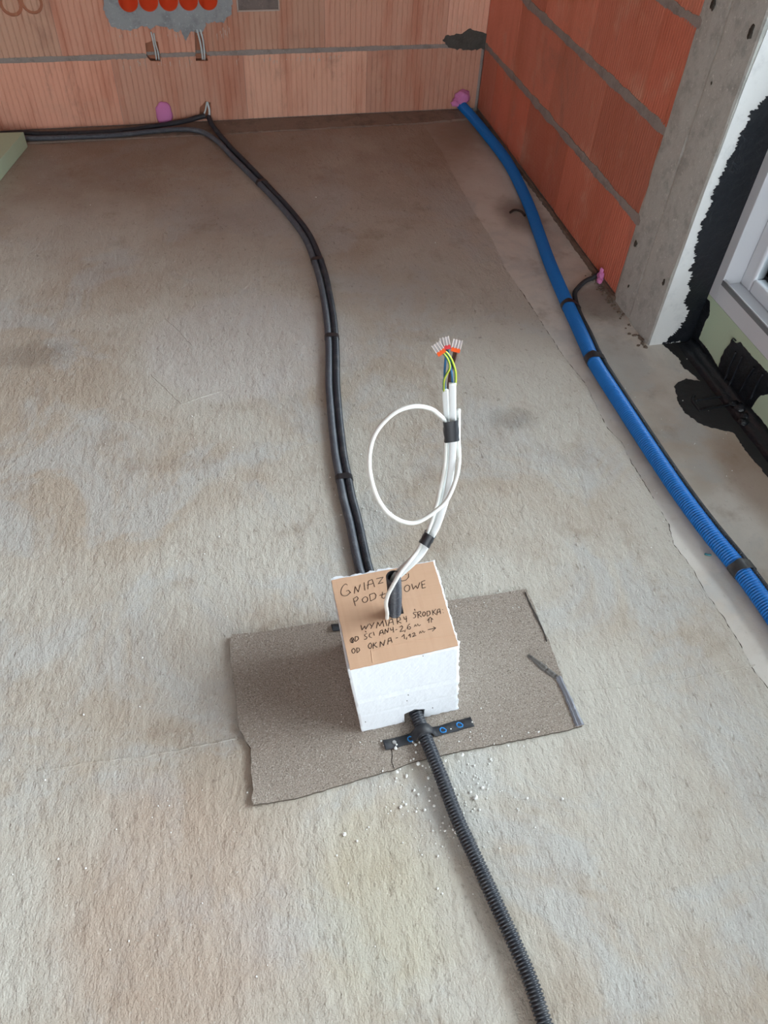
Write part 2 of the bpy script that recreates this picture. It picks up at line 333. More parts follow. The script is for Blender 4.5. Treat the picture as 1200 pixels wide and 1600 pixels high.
# ------------------------------------------------------------ brick walls
def bricks(bm, rows, origin, ax, out, depth, pitch, gd, rng, base, htop=.238):
    """rows: list of (z, [(a0,a1),...]) ; ax along wall, out = outward normal"""
    lay = bm.loops.layers.color.new('tint'); ax = Vector(ax); out = Vector(out)
    for z, spans in rows:
        for a0, a1 in spans:
            n = max(1, round((a1-a0)/pitch)); prof = []
            jit = rng.uniform(-.0015, .0015)
            for i in range(n):
                s = a0+(a1-a0)*i/n; w = (a1-a0)/n
                prof += [(s+.0006 if i == 0 else s, jit-(gd if i else 0)), (s+w*.18, jit), (s+w*.86, jit)]
            prof += [(a1-.0006, jit)]
            prof += [(a1-.0006, -depth), (a0+.0006, -depth)]
            zj = rng.uniform(-.001, .001)
            fs = []
            lo = [bm.verts.new(Vector(origin)+ax*a+out*d+Vector((0, 0, z))) for a, d in prof]
            hi = [bm.verts.new(Vector(origin)+ax*a+out*d+Vector((0, 0, z+htop+zj))) for a, d in prof]
            m = len(lo)
            for i in range(m): fs.append(bm.faces.new((lo[i], lo[(i+1) % m], hi[(i+1) % m], hi[i])))
            fs += [bm.faces.new(lo[::-1]), bm.faces.new(hi)]
            t = rng.random(); k = rng.uniform(.9, 1.08)
            c = [base[j]*k*(1-t)+base[j+3]*k*t for j in range(3)]
            col = srgb([min(255, x) for x in c])
            for f in fs:
                for l in f.loops: l[lay] = (*[x**(1/2.2) for x in col[:3]], 1)
    bmesh.ops.recalc_face_normals(bm, faces=bm.faces)
rng = random.Random(4)
rowsb = []
for k in range(10):
    j = [-.491*i for i in range(0, 10)] if k % 2 == 0 else [-.002]+[-.170-.491*i for i in range(0, 10)]
    if k % 2 == 0: j[0] = -.012
    j = [x for x in j if x > -4.1]+[-4.2]
    rowsb.append((Z0+.25*k, [(j[i+1], j[i]) for i in range(len(j)-1)]))
bm = bmesh.new(); bricks(bm, rowsb, (0, 0, 0), (1, 0, 0), (0, -1, 0), .075, .0205, .0028, rng, (222, 166, 142, 226, 182, 158))
wall_back = obj('wall_back', bm, m_brick); tag(wall_back, kind='structure')
bm = bmesh.new(); box(bm, -4.3, .0, .006, .12, -.0, 2.55); mortar_b = obj('mortar', bm, m_mortar, wall_back)
# proud mortar in the first bed joint of the far wall
def bead(name, a, b, h, d, out, mat, parent, seed, amp=.35):
    bm = bmesh.new(); a = Vector(a); b = Vector(b); out = Vector(out); n = int((b-a).length/.012); pr = None
    for i in range(n+1):
        p = a.lerp(b, i/n); k = 1+amp*noise.noise(p*14+Vector((seed, 0, 0)))+amp*.6*noise.noise(p*55); dd = d*(1+.5*noise.noise(p*22))
        ring = [bm.verts.new(p+Vector((0, 0, h*k*s))+out*q) for s, q in ((-.5, -.012), (-.5, dd*.6), (-.2, dd), (.25, dd), (.5, dd*.6), (.5, -.012))]
        if pr:
            for j in range(6): bm.faces.new((pr[j], pr[(j+1) % 6], ring[(j+1) % 6], ring[j]))
        pr = ring
        if i == 0: bm.faces.new(ring)
    bm.faces.new(pr)
    bmesh.ops.recalc_face_normals(bm, faces=bm.faces); return obj(name, bm, mat, parent)
for k, xs in ((1, (-4.2, -1.345, -1.288, -1.164, -1.108, 0)), (2, (-4.2, 0)), (3, (-4.2, 0))):
    for xa, xb in zip(xs[::2], xs[1::2]): bead('mortar_joint', (xa, 0, Z0+.25*k-.006), (xb, 0, Z0+.25*k-.006), .017, .0012, (0, -1, 0), m_mortar, wall_back, k, .25)
pl = [(690,62),(700,55),(722,52),(735,44),(748,50),(764,54),(763,76),(745,78),(720,78),(700,74)]
plate('mortar_smear', [at(x, y, 1, -.002) for x, y in pl], (0, -.004, 0), mort('dark_mortar', (88, 88, 84)), wall_back, .005, .008, 2)

# right-hand wall, brick part
rowsr = []
for k in range(10):
    j = [0, -.17, -.54, -.915, -1.29, -1.447] if k % 2 == 0 else [0, -.33, -.705, -1.08, -1.452]
    rowsr.append((Z0+.25*k, [(-j[i], -j[i+1]) for i in range(len(j)-1)]))
bm = bmesh.new(); bricks(bm, rowsr, (0, 0, 0), (0, -1, 0), (-1, 0, 0), .1, .0125, .0036, rng, (204, 118, 94, 212, 134, 110))
wall_right = obj('wall_right', bm, m_brick); tag(wall_right, kind='structure')
bm = bmesh.new(); box(bm, .008, .3, -1.46, .12, 0, 2.7); obj('mortar', bm, m_mortar, wall_right)
for k in range(1, 5): bead('mortar_joint', (0, -.0, Z0+.25*k-.006), (0, -1.46, Z0+.25*k-.006), .026, .0022, (-1, 0, 0), m_mortar, wall_right, 20+k, .55)
# concrete column with a board line and broken mortar along the brick ends
bm = bmesh.new()
colp = [(.0, -1.440), (-.002, -1.452), (-.003, -1.50), (-.002, -1.548), (.001, -1.556), (-.005, -1.562), (-.005, -1.62), (-.003, -1.684), (.0, -1.69), (.3, -1.69), (.3, -1.44)]
nz = 120; pr = None
for i in range(nz+1):
    z = 2.7*i/nz; ring = []
    for j, (x, y) in enumerate(colp):
        o = .006*noise.noise(Vector((j*3, z*9, 1))) if j in (0, 1) else .0015*noise.noise(Vector((j*3, z*14, 1)))
        ring.append(bm.verts.new((x+(.002*noise.noise(Vector((j, z*11, 5))) if j < 8 else 0), y+o if j < 7 else y+o*.3, z)))
    if pr:
        for j in range(len(colp)): bm.faces.new((pr[j], pr[(j+1) % len(colp)], ring[(j+1) % len(colp)], ring[j]))
    pr = ring
bmesh.ops.recalc_face_normals(bm, faces=bm.faces)
column = obj('column', bm, m_column, wall_right)
for (px, py, a, b) in ((1173, 50, .012, .022), (993, 381, .012, .014), (1037, 441, .008, .017), (1114, 6, .014, .018), (1112, 130, .004, .006), (982, 447, .003, .008)):
    c = at(px, py, 0, -.005); bm = bmesh.new(); blob(bm, c, .0022, a*.6, b*.6, px, .6); obj('tie_hole', bm, m_tie, wall_right, True)
# bits of mortar in the corner at the column foot
bm = bmesh.new(); rg = random.Random(8)
for i in range(70):
    t = rg.random(); x = -.008-abs(rg.gauss(0, .012)); y = -1.30-.4*t; s = rg.uniform(.002, .007); blob(bm, (x, y, s*.3), s, s, s*.6, i, .5, 1)
obj('mortar_crumbs', bm, mort('loose_mortar', (126, 112, 100)), wall_right)['kind'] = 'stuff'

# reveal paint, green board, bitumen
rev = [at(x, y, 1, -1.691) for x, y in ((1012, 540), (1022, 512), (1036, 478), (1044, 452), (1060, 405), (1098, 300), (1124, 240), (1165, 130), (1200, 44))]
rv = [Vector((max(-.0005, p.x), -1.6905, max(.001, p.z))) for p in rev]+[Vector((.0, -1.6905, 2.3)), Vector((.16, -1.6905, 2.3)), Vector((.16, -1.6905, .001))]
plate('white_paint', rv, (0, -.0012, 0), m_white, wall_right, lambda p: .0016 if p.x < .03 and p.z < .5 else .0003, .005, 4)
bl = [(.043,.002),(.058,.022),(.075,.047),(.086,.08),(.084,.115),(.066,.135),(.06,.166),(.056,.2),(.053,.226),(.044,.25),(.042,.285),(.03,.34),(.026,.394),(.029,.478),(.036,.53),(.039,.578),(.045,.644),(.073,.691),(.085,.8),(.08,1.2),(.085,2.3),(.135,2.3),(.135,.002)]
plate('bitumen_coat', [Vector((x, -1.692, z)) for x, z in bl], (0, -.0015, 0), m_bit, wall_right, lambda p: .0085 if p.x < .1 and p.z < 1 else .0005, .0026, 12)
bm = bmesh.new(); box(bm, .13, .19, -4.3, -1.69, 0, .162); board = obj('trim_3', bm, m_green); tag(board, kind='structure')
bb = [(1099.7,461.7),(1108.4,471),(1107.8,492),(1100.8,503.7),(1091.5,529.4),(1107.7,549.9),(1122.3,575.8),(1126,560),(1132,546.6),(1140,538),(1143.5,531),(1150,536),(1156.5,535),(1176,558),(1200,584),(1200,616.5),(1190,617),(1182.4,623),(1176,634),(1171.9,639.2),(1185.7,650.6),(1200,671.7)]
bw = [at(x, y, 0, .1285) for x, y in bb]
bw = [Vector((.1285, -1.6915, bw[0].z))]+bw+[Vector((.1285, y, .03+.01*math.sin(y*9))) for y in (-2.2, -2.4, -2.7, -3.1, -3.6, -4.25)]+[Vector((.1285, -4.25, .001)), Vector((.1285, -1.6915, .001))]
plate('bitumen_coat', bw, (.0015, 0, 0), m_bit, board, .0018, .005, 21)
bf = [(.043,-1.6915),(.059,-1.762),(.052,-1.80),(.066,-1.84),(.070,-1.872),(.036,-1.852),(.006,-1.864),(-.014,-1.88),(-.023,-1.907),(-.034,-1.94),(-.036,-1.985),(-.024,-2.02),(-.01,-2.041),(.02,-2.062),(.054,-2.078),(.05,-2.151),(.057,-2.245),(.05,-2.5),(.06,-3.0),(.05,-3.6),(.06,-4.25),(.1275,-4.25),(.1275,-1.6915)]
plate('bitumen_coat', [Vector((x, y, .0003)) for x, y in bf], (0, 0, .0016), m_bitf, floor, lambda p: .003 if p.x < .12 else 0, .005, 31)
# thick glossy cove of bitumen along the board foot, and the folds of the sealing strip
bm = bmesh.new(); pr = None
for i in range(120):
    y = -1.70-i*.012; k = 1+.35*noise.noise(Vector((0, y*18, 0))); ring = [bm.verts.new(c) for c in ((.1275, y, .024*k), (.122, y, .011*k), (.112, y, .005*k), (.092-.01*k, y, .0018), (.128, y, .0018))]
    if pr:
        for j in range(5): bm.faces.new((pr[j], pr[(j+1) % 5], ring[(j+1) % 5], ring[j]))
    pr = ring
bmesh.ops.recalc_face_normals(bm, faces=bm.faces); obj('bitumen_cove', bm, m_bit, board, True)
def cb(x, y): return 1020+x/6.156, 480+y/6.156
bm = bmesh.new()
for L in (((860, 470), (800, 600), (740, 740), (700, 830)), ((975, 580), (900, 690), (830, 820)), ((800, 430), (740, 560), (690, 700)), ((1060, 640), (990, 760), (940, 880))):
    tube(bm, [at(*cb(*q), 0, .127) for q in L], .0035, 8, (1, 0, 0))
for L in (((410, 900), (520, 880), (660, 862)), ((460, 990), (600, 965), (760, 930)), ((400, 850), (380, 900), (455, 1000))):
    tube(bm, [F(*cb(*q), .003) for q in L], .0032, 8)
tube(bm, [at(*cb(755, 325), 0, .127), at(*cb(775, 300), 0, .126), at(*cb(800, 325), 0, .127)], .002, 6, (1, 0, 0))
obj('sealing_strip_fold', bm, m_bit, board, True)
bm = bmesh.new()
for (x, y, z, s) in ((.112, -1.985, .006, .011), (.116, -2.03, .006, .009), (.118, -2.0, .010, .012), (.10, -2.05, .004, .010)): blob(bm, (x, y, z), s*1.4, s*1.4, s*.7, x*99, .4)
obj('bitumen_lump', bm, m_bit, board, True)

# ------------------------------------------------------------ window
win = empty('window_1', (.165, -3.0, .162)); tag(win, kind='structure')
def ring_frame(bm, x0, x1, y0, y1, z0, z1, wy, wz):
    """rectangular frame, y0>y1"""
    box(bm, x0, x1, y0-wy, y0, z0, z1); box(bm, x0, x1, y1, y1+wy, z0, z1)
    box(bm, x0, x1, y1+wy, y0-wy, z0, z0+wz); box(bm, x0, x1, y1+wy, y0-wy, z1-wz, z1)
YA, YB, ZA, ZB = -1.692, -4.3, .162, 2.3
bm = bmesh.new(); ring_frame(bm, .13, .205, YA, YB, ZA, ZB, .034, .050); fr = obj('window_frame', bm, m_pvc, win)
bv = fr.modifiers.new('bev', 'BEVEL'); bv.width = .0015; bv.segments = 2
bm = bmesh.new(); box(bm, .1295, .1325, YB+.034, YA-.034, ZA+.050, ZA+.063); obj('gasket_strip', bm, m_gask, win)
bm = bmesh.new(); box(bm, .1328, .1355, YB+.034, YA-.034, ZA+.050, ZA+.0655); box(bm, .136, .139, YB+.034, YA-.034, ZA+.050, ZA+.0575); obj('frame_lip', bm, m_pvc, win)
bm = bmesh.new(); ring_frame(bm, .186, .215, YA-.034, YB+.034, ZA+.050, ZB-.05, .045, .038); sash = obj('glazing_bead', bm, m_pvc, win)
bv = sash.modifiers.new('bev', 'BEVEL'); bv.width = .006; bv.segments = 3
bm = bmesh.new(); box(bm, .196, .200, YB+.079, YA-.079, ZA+.088, ZB-.088); obj('glass_pane', bm, m_glass, win)
# rest of the shell, seen only by the light
bm = bmesh.new(); box(bm, .13, .3, -4.3, -1.69, 2.3, 2.7); box(bm, .0, .3, -6.6, -4.3, 0, 2.7); w2 = obj('wall_right', bm, m_ceil); tag(w2, kind='structure')
bm = bmesh.new(); box(bm, -4.3, .3, -6.6, .12, 2.7, 2.85); tag(obj('ceiling', bm, m_ceil), kind='structure')
bm = bmesh.new(); box(bm, -4.4, -4.2, -6.6, .12, 0, 2.7); bm.loops.layers.color.new('tint')
for f in bm.faces:
    for l in f.loops: l[bm.loops.layers.color['tint']] = (.46, .17, .10, 1)
tag(obj('wall_left', bm, m_brick), kind='structure')
bm = bmesh.new(); box(bm, -4.3, -3.3, -6.7, -6.5, 0, 2.7); box(bm, -.5, .3, -6.7, -6.5, 0, 2.7); box(bm, -3.3, -.5, -6.7, -6.5, 2.5, 2.7); box(bm, -3.3, -.5, -6.7, -6.5, 0, .15); tag(obj('wall_rear', bm, m_ceil), kind='structure')
bm = bmesh.new(); box(bm, .3, 12, -12, 8, -.4, -.3); tag(obj('ground', bm, m_ground), kind='structure')

# ------------------------------------------------------------ openings in the far wall
cutb = bmesh.new()
def ycyl(bm, x, z, r, d, n=28, y0=-.02, rin=0):
    ring = [Vector((x+r*math.cos(2*math.pi*i/n), y0, z+r*math.sin(2*math.pi*i/n))) for i in range(n)]
    if not rin: prism(bm, ring, (0, d-y0, 0)); return
    inn = [Vector((x+rin*math.cos(2*math.pi*i/n), y0, z+rin*math.sin(2*math.pi*i/n))) for i in range(n)]
    A = [bm.verts.new(p) for p in ring]; B = [bm.verts.new(p) for p in inn]; D = Vector((0, d-y0, 0)); A2 = [bm.verts.new(p+D) for p in ring]; B2 = [bm.verts.new(p+D) for p in inn]
    for i in range(n):
        j = (i+1) % n
        bm.faces.new((A[i], A[j], B[j], B[i])); bm.faces.new((A2[j], A2[i], B2[i], B2[j])); bm.faces.new((A[j], A[i], A2[i], A2[j])); bm.faces.new((B[i], B[j], B2[j], B2[i]))
SX = [-1.373+.0705*i for i in range(5)]; SZ = .4405
def slotpoly(L): return [at(x, y, 1, 0) for x, y in L]
slots = [slotpoly([(227, 68), (240, 63), (247, 66), (249, 80), (251, 96), (235, 95), (229, 88)]), slotpoly([(304, 46), (316, 46), (325, 95), (306, 95)]), slotpoly([(312, 168), (321, 158), (329, 160), (330, 186), (311, 186)])]
for s in slots: prism(cutb, [Vector((p.x, -.03, p.z)) for p in s], (0, .055, 0))
xl = at(372, 18, 1, 0).x; xr = at(436, 14, 1, 0).x; zl = at(404, 17, 1, 0).z
prism(cutb, [Vector((xl, -.03, zl)), Vector((xr, -.03, zl+.003)), Vector((xr, -.03, zl+.12)), Vector((xl, -.03, zl+.12))], (0, .045, 0))
c1 = at(22, 25, 1, 0); c2 = at(55, 22, 1, 0)
ycyl(cutb, c1.x, c1.z+.036, .038, .005, 28, -.03, .027); ycyl(cutb, c2.x-.002, c2.z+.036, .0365, .0055, 28, -.0301, .027)
me = bpy.data.meshes.new('k'); cutb.to_mesh(me)
cut(wall_back, cutb)
b2 = bmesh.new(); b2.from_mesh(me)
for v in b2.verts:
    if v.co.y > 0: v.co.y += .004
cut(mortar_b, b2)
b2 = bmesh.new()
for x in SX: ycyl(b2, x, SZ, .0345, .05)
me2 = bpy.data.meshes.new('k2'); b2.to_mesh(me2); cut(wall_back, b2); b2 = bmesh.new(); b2.from_mesh(me2); cut(mortar_b, b2)
ca = wall_back.data.color_attributes.get('tint')
if ca:
    dcol = srgb((176, 118, 92))
    for d in ca.data:
        t3 = sum(d.color[:3])
        if t3 < .05 or t3 > 2.9: d.color = dcol
# plaster patch round the orange boxes
pp = [(95,0),(100,50),(118,110),(140,150),(150,185),(200,205),(250,218),(300,215),(340,205),(370,188),(410,192),(440,205),(480,190),(520,198),(560,200),(600,205),(630,228),(655,215),(672,240),(695,285),(715,245),(735,222),(760,212),(775,240),(805,232),(825,205),(840,165),(900,155),(935,165),(970,165),(995,120),(1020,95),(1030,0)]
pw = [at(140+x/4.615, y/4.615, 1, -.002) for x, y in pp]
pw = [Vector((p.x, -.001, p.z)) for p in pw]
pw = pw+[Vector((pw[-1].x+.005, -.001, SZ+.07)), Vector((pw[0].x-.01, -.001, SZ+.07))]
patch = plate('plaster_patch', pw, (0, -.005, 0), m_plaster, wall_back, .0055, .006, 6)
b2 = bmesh.new(); b2.from_mesh(me2); cut(patch, b2)
# white drips under the plaster and white smears around the joint
rg = random.Random(11); bm = bmesh.new()
for i in range(60):
    t = rg.random(); x = -1.46+.44*t+rg.uniform(-.02, .02); z = .352-.03*rg.random() if rg.random() < .6 else .245+rg.uniform(-.02, .004)
    l = rg.uniform(.004, .022); ww = rg.uniform(.0006, .0016); v = [bm.verts.new((x+a*ww, -.0018, z+b*l)) for a, b in ((-1, 0), (1, .2), (.3, -1), (-.4, -.9))]; bm.faces.new(v)
for i in range(36):
    x = -.95+.38*rg.random(); z = .243-.016*rg.random(); l = rg.uniform(.003, .014); ww = rg.uniform(.0008, .002)
    v = [bm.verts.new((x+a*ww, -.0018, z+b*l)) for a, b in ((-1, 0), (1, .2), (.3, -1), (-.4, -.9))]; bm.faces.new(v)
r = bmesh.ops.extrude_face_region(bm, geom=bm.faces[:]); bmesh.ops.translate(bm, verts=[v for v in r['geom'] if isinstance(v, bmesh.types.BMVert)], vec=(0, -.0006, 0)); bmesh.ops.recalc_face_normals(bm, faces=bm.faces)
obj('plaster_drips', bm, M('plaster_drip', (206, 190, 178), .8).m, wall_back)['kind'] = 'stuff'
names = ['leftmost', 'second from the left', 'middle', 'second from the right', 'rightmost']
for i, x in enumerate(SX):
    e = empty('socket_box', (x, -.004, SZ-.034)); tag(e, f'orange round flush socket box in the far wall, {names[i]} of the five', 'socket box', 'orange socket boxes in the grey plaster patch')
    bm = bmesh.new(); n = 32; R1, R2 = .0340, .0322
    prof = [(R2, -.006), (R1, -.006), (R1, .048), (.0001, .048), (.0001, .0465), (R2, .0465)]
    rings = [[bm.verts.new((x+r*math.cos(2*math.pi*k/n), y, SZ+r*math.sin(2*math.pi*k/n))) for k in range(n)] for r, y in prof]
    for a in range(6):
        A, B = rings[a], rings[(a+1) % 6]
        for k in range(n): bm.faces.new((A[k], A[(k+1) % n], B[(k+1) % n], B[k]))
    bmesh.ops.recalc_face_normals(bm, faces=bm.faces); obj('cup', bm, m_sock, e, True)
# square grey box lid with felt-pen writing
e = empty('junction_box', ((xl+xr)/2, 0, zl)); tag(e, 'square grey junction box cover with handwriting set in the brick wall', 'junction box')
bm = bmesh.new(); box(bm, xl+.002, xr-.002, .004, .013, zl+.004, zl+.118); obj('cover', bm, m_lid, e)
bm = bmesh.new()
for a in ((xl-.003, xl+.002, zl-.002, zl+.12), (xr-.002, xr+.002, zl, zl+.12), (xl-.002, xr+.002, zl-.001, zl+.004)): box(bm, a[0], a[1], -.003, .012, a[2], a[3])
obj('plaster_rim', bm, M('rim_plaster', (190, 176, 166), .85).m, e)
bm = bmesh.new(); sy = .0036
base = Vector((xl+.022, sy, zl+.036)); s = .011
glyph = {'d': [((.9, 2), (.9, 0)), ((.9, .3), (.4, 0), (0, .5), (.4, 1), (.9, .7))], 'i': [((.3, 1), (.3, 0))], 'c': [((.8, .8), (.3, 1), (0, .5), (.3, 0), (.8, .2))], 'r': [((0, 1), (0, 0)), ((0, .6), (.4, 1), (.7, .9))], 'o': [((.4, 0), (0, .5), (.4, 1), (.8, .5), (.4, 0))], 'w': [((0, 1), (.2, 0), (.5, .8), (.7, 0), (1, 1))], 'n': [((0, 0), (0, 1)), ((0, .7), (.4, 1), (.7, .7), (.7, 0))]}
xx = 0
for ch in 'dicrowni':
    for st in glyph[ch]: tube(bm, [base+Vector(((xx+a)*s*.62, 0, b*s*.75+xx*.0004)) for a, b in st], .0009, 5, (0, 1, 0), .002)
    xx += 1.2 if ch != 'i' else .7
obj('handwriting', bm, m_ink, e)
# short cable ends showing in the slots
def cab(px, r, mat, label, y=.004, cat='cable', group=None, name='cable'):
    bm = bmesh.new(); tube(bm, [at(x, yy, 1, y+d) for x, yy, d in px], r, 8, (0, 1, 0), .003); o = obj(name, bm, mat, None, True); tag(o, label, cat, group); return o
cab([(236, 50, -.012), (240, 68, -.008), (243, 82, .0), (245, 97, .014)], .0028, m_greycab, 'pale grey cable in the left wall slot, left strand')
cab([(240, 52, -.012), (243, 68, -.008), (247, 82, .0), (249, 97, .014)], .0026, m_greycab, 'pale grey cable in the left wall slot, right strand')
cab([(308, 46, -.012), (312, 62, -.008), (315, 78, .0), (317, 96, .014)], .0034, m_greycab, 'grey-white cable in the right wall slot under the boxes, left strand')
cab([(313, 46, -.012), (317, 62, -.008), (319, 78, .0), (320, 96, .014)], .0032, m_greycab, 'grey-white cable in the right wall slot under the boxes, right strand')
cab([(317, 184, -.006), (321, 172, -.004), (323, 160, .012)], .0030, m_greycab, 'thin pale cable leaving the wall hole into the black conduit, left strand')
cab([(327, 186, -.006), (327, 172, -.004), (324, 159, .012)], .0040, m_greycab, 'thicker pale cable leaving the wall hole into the black conduit, right strand')
# pink foam plugs
bm = bmesh.new(); c = at(257, 178, 1, -.006); blob(bm, c, .032, .016, .045, 3, .2); o = obj('foam_plug', bm, m_pink, None, True)
for v in o.data.vertices: v.co.z = max(v.co.z, .012)
tag(o, 'upright pink mounting foam plug in the far brick wall above the black conduits', 'foam plug')
bm = bmesh.new(); c = at(722, 152, 1, -.008); blob(bm, c, .034, .018, .030, 9, .45); blob(bm, c+Vector((-.026, -.002, -.022)), .020, .013, .012, 4, .4); o = obj('foam_plug', bm, m_pink, None, True)
for v in o.data.vertices: v.co.z = max(v.co.z, .012)
tag(o, 'pink foam lump in the wall corner around the blue conduit end', 'foam plug')
bm = bmesh.new(); c = at(938, 434, 0, -.012); c.z = max(c.z, .022); blob(bm, c, .010, .013, .017, 5, .5); blob(bm, c+Vector((0, .004, .018)), .006, .007, .010, 6, .5); blob(bm, c+Vector((-.006, -.01, -.008)), .008, .012, .009, 8, .4); o = obj('foam_plug', bm, m_pink, None, True)
tag(o, 'small pink foam plug at the foot of the right-hand brick wall', 'foam plug')

# ------------------------------------------------------------ conduits on the floor
def fl(L, z): return [F(x, y, z) for x, y in L]
RB = .0198
blue_pts = [F(722, 166, .035)]+fl([(738, 183), (757, 206), (784, 240), (800, 265), (815, 295), (830, 330), (844, 370), (861, 416), (886, 474), (899, 502), (914, 535), (929, 567), (968, 628), (1005, 685), (1042, 741), (1069, 780), (1112, 837), (1155, 889), (1196, 945)], RB)
blue_pts[0].y = -.004; blue_pts += [blue_pts[-1]+Vector((.004, -.25, 0)), blue_pts[-1]+Vector((.0, -.7, 0)), blue_pts[-1]+Vector((-.03, -1.5, 0))]
for q in blue_pts: q.x = min(q.x, -RB-.004) if q.y > -1.4 else q.x
pb = Path(blue_pts); bm = bmesh.new(); corrugated(bm, pb, RB, .0026, .0064, 20)
tag(obj('conduit', bm, m_blue, None, True), 'thick blue corrugated conduit running along the right-hand wall', 'conduit')
RK = .0075
kp = [Vector((-.004, -1.325, .020))]+fl([(928, 433), (915, 439), (904, 449), (898, 460), (897, 474), (909, 503), (928, 540), (949, 577), (973, 620), (1005, 665), (1035, 708), (1077, 764), (1102, 796), (1141, 847), (1172, 888), (1200, 926)], RK+.001)
kp += [kp[-1]+Vector((.004, -.25, 0)), kp[-1]+Vector((0, -.7, 0)), kp[-1]+Vector((-.03, -1.5, 0))]
pk0 = Path(kp)
k5 = kp[:5]; u0_ = pb.near(F(893, 486, RB)); nn_ = 24
for i in range(nn_+1):     # past the first tape it lies against the upper right flank of the blue pipe
    u = u0_+(pb.L-u0_)*i/nn_; c = pb.pos(u); t = pb.tan(u, .03); f = min(1, i/2); sd = t.cross(Vector((0, 0, 1))).normalized()
    if sd.x < 0: sd = -sd
    k5.append(c+sd*(.0272+.0006*math.sin(i))+Vector((0, 0, .0035*f-.003)))
kp = k5
pk = Path(kp); bm = bmesh.new(); corrugated(bm, pk, RK, .0016, .0042, 12)
tag(obj('conduit', bm, m_cond3, None, True), 'thin black corrugated conduit taped along the right side of the blue one', 'conduit')
for i, (q, lab) in enumerate((((885, 477), 'black tape round the blue conduit nearest the brick wall'), ((927, 562), 'black tape round the blue conduit, middle band of three'), ((1158, 889), 'dusty black tape round the blue and thin black conduits near the right frame edge'))):
    bm = bmesh.new(); band(bm, pb, RB, pk, RK, F(*q, RB), .026 if i else .018, wob=.0015); o = obj('tape_band', bm, m_dtape if i == 2 else m_tape, None, True)
    tag(o, lab, 'tape', 'tape bands on the blue conduit')
RC = .0098
lp = [Vector((-2.6, -.085, RC+.006))]+[F(x, y, RC+.008) for x, y in ((0, 217), (60, 216), (120, 214), (180, 211), (240, 205), (285, 202), (315, 206), (340, 221))]+[F(x, y, RC+ZS) for x, y in ((360, 242), (382, 264), (408, 290), (442, 326), (474, 368), (490, 405), (501, 443), (509, 486), (513, 526), (514, 558), (514, 600), (517, 643), (520, 675), (524, 710), (530, 743), (537, 780), (546, 815), (553, 850), (562, 890))]
lp += [Vector((-.998, -2.42, RC+ZS+.008)), Vector((-.996, -2.50, RC+ZS+.010)), Vector((-.995, -2.53, RC+ZS+.010))]
rp = [at(326, 183, 1, -.004), F(331, 194, .030), F(342, 209, RC+.010)]+[F(x, y, RC+ZS) for x, y in ((362, 232), (382, 252), (422, 294), (452, 329), (478, 365), (497, 401), (509, 432), (519, 486), (523, 528), (525, 558), (526, 600), (528, 643), (530, 675), (535, 710), (541, 745), (548, 777), (556, 806), (564, 838), (575, 887))]
rp += [Vector((-.976, -2.42, RC+ZS+.008)), Vector((-.974, -2.50, RC+ZS+.010)), Vector((-.973, -2.53, RC+ZS+.010))]
pl1 = Path(lp)
for q in rp[4:]:
    c = pl1.pos(pl1.near(q)); d = Vector((q.x-c.x, q.y-c.y, 0))
    if d.length < 2*RC+.0004: d = (d.normalized() if d.x > 0 else Vector((.8, .6, 0)))*(2*RC+.0006); q.x = c.x+d.x; q.y = c.y+d.y
pr1 = Path(rp)
bm = bmesh.new(); corrugated(bm, pl1, RC, .0018, .0042, 12); tag(obj('conduit', bm, m_cond2, None, True), 'greyish black corrugated conduit, left one of the pair coming from the far left wall', 'conduit', 'twin conduits to the foam block')
bm = bmesh.new(); corrugated(bm, pr1, RC, .0018, .0042, 12); tag(obj('conduit', bm, m_cond, None, True), 'black corrugated conduit, right one of the pair coming from the hole in the far wall', 'conduit', 'twin conduits to the foam block')
ap = [Vector((-2.6, -.060, RC+.012))]+[F(x, y, RC+.011) for x, y in ((0, 209), (60, 209), (120, 208), (180, 205), (230, 199))]+[F(262, 194, RC+.016), at(290, 189, 1, -.05), at(308, 184, 1, -.028), at(320, 181, 1, -.004)]
ap = [p if i == 0 else Vector((p.x, max(p.y, -.20), max(p.z, RC+.006))) for i, p in enumerate(ap)]
pa1 = Path(ap); bm = bmesh.new(); corrugated(bm, pa1, RC, .0018, .0042, 12); tag(obj('conduit', bm, m_cond3, None, True), 'black corrugated conduit lying along the foot of the far wall, wall side', 'conduit')
for q, lab in (((406, 288), 'black tape band on the twin conduits, farthest from the block'), ((492, 410), 'black tape band on the twin conduits, second from the far end'), ((514, 530), 'black tape band on the twin conduits where they straighten'), ((535, 750), 'black tape band on the twin conduits nearest the foam block')):
    bm = bmesh.new(); band(bm, pl1, RC, pr1, RC, F(*q, RC), .016, wob=.001); tag(obj('tape_band', bm, m_tape, None, True), lab, 'tape', 'tape bands on the twin conduits')
# conduit towards the viewer
RF = .0125; ZM = .0095
fp = [Vector((-.969, -2.655, .024)), Vector((-.966, -2.695, .023))]+[F(x, y, RF+z) for x, y, z in ((660, 1140, .010), (678, 1185, ZM), (692, 1220, .006), (715, 1280, ZS), (745, 1345, ZS), (772, 1405, ZS), (800, 1465, ZS), (826, 1525, ZS), (848, 1590, ZS))]
fp += [fp[-1]+Vector((.006, -.25, 0)), fp[-1]+Vector((.03, -.9, 0)), fp[-1]+Vector((.05, -1.8, 0))]
pf = Path(fp); bm = bmesh.new(); corrugated(bm, pf, RF, .0026, .0056, 18)
tag(obj('conduit', bm, m_cond, None, True), 'black corrugated conduit leaving the front of the foam block towards the viewer', 'conduit')

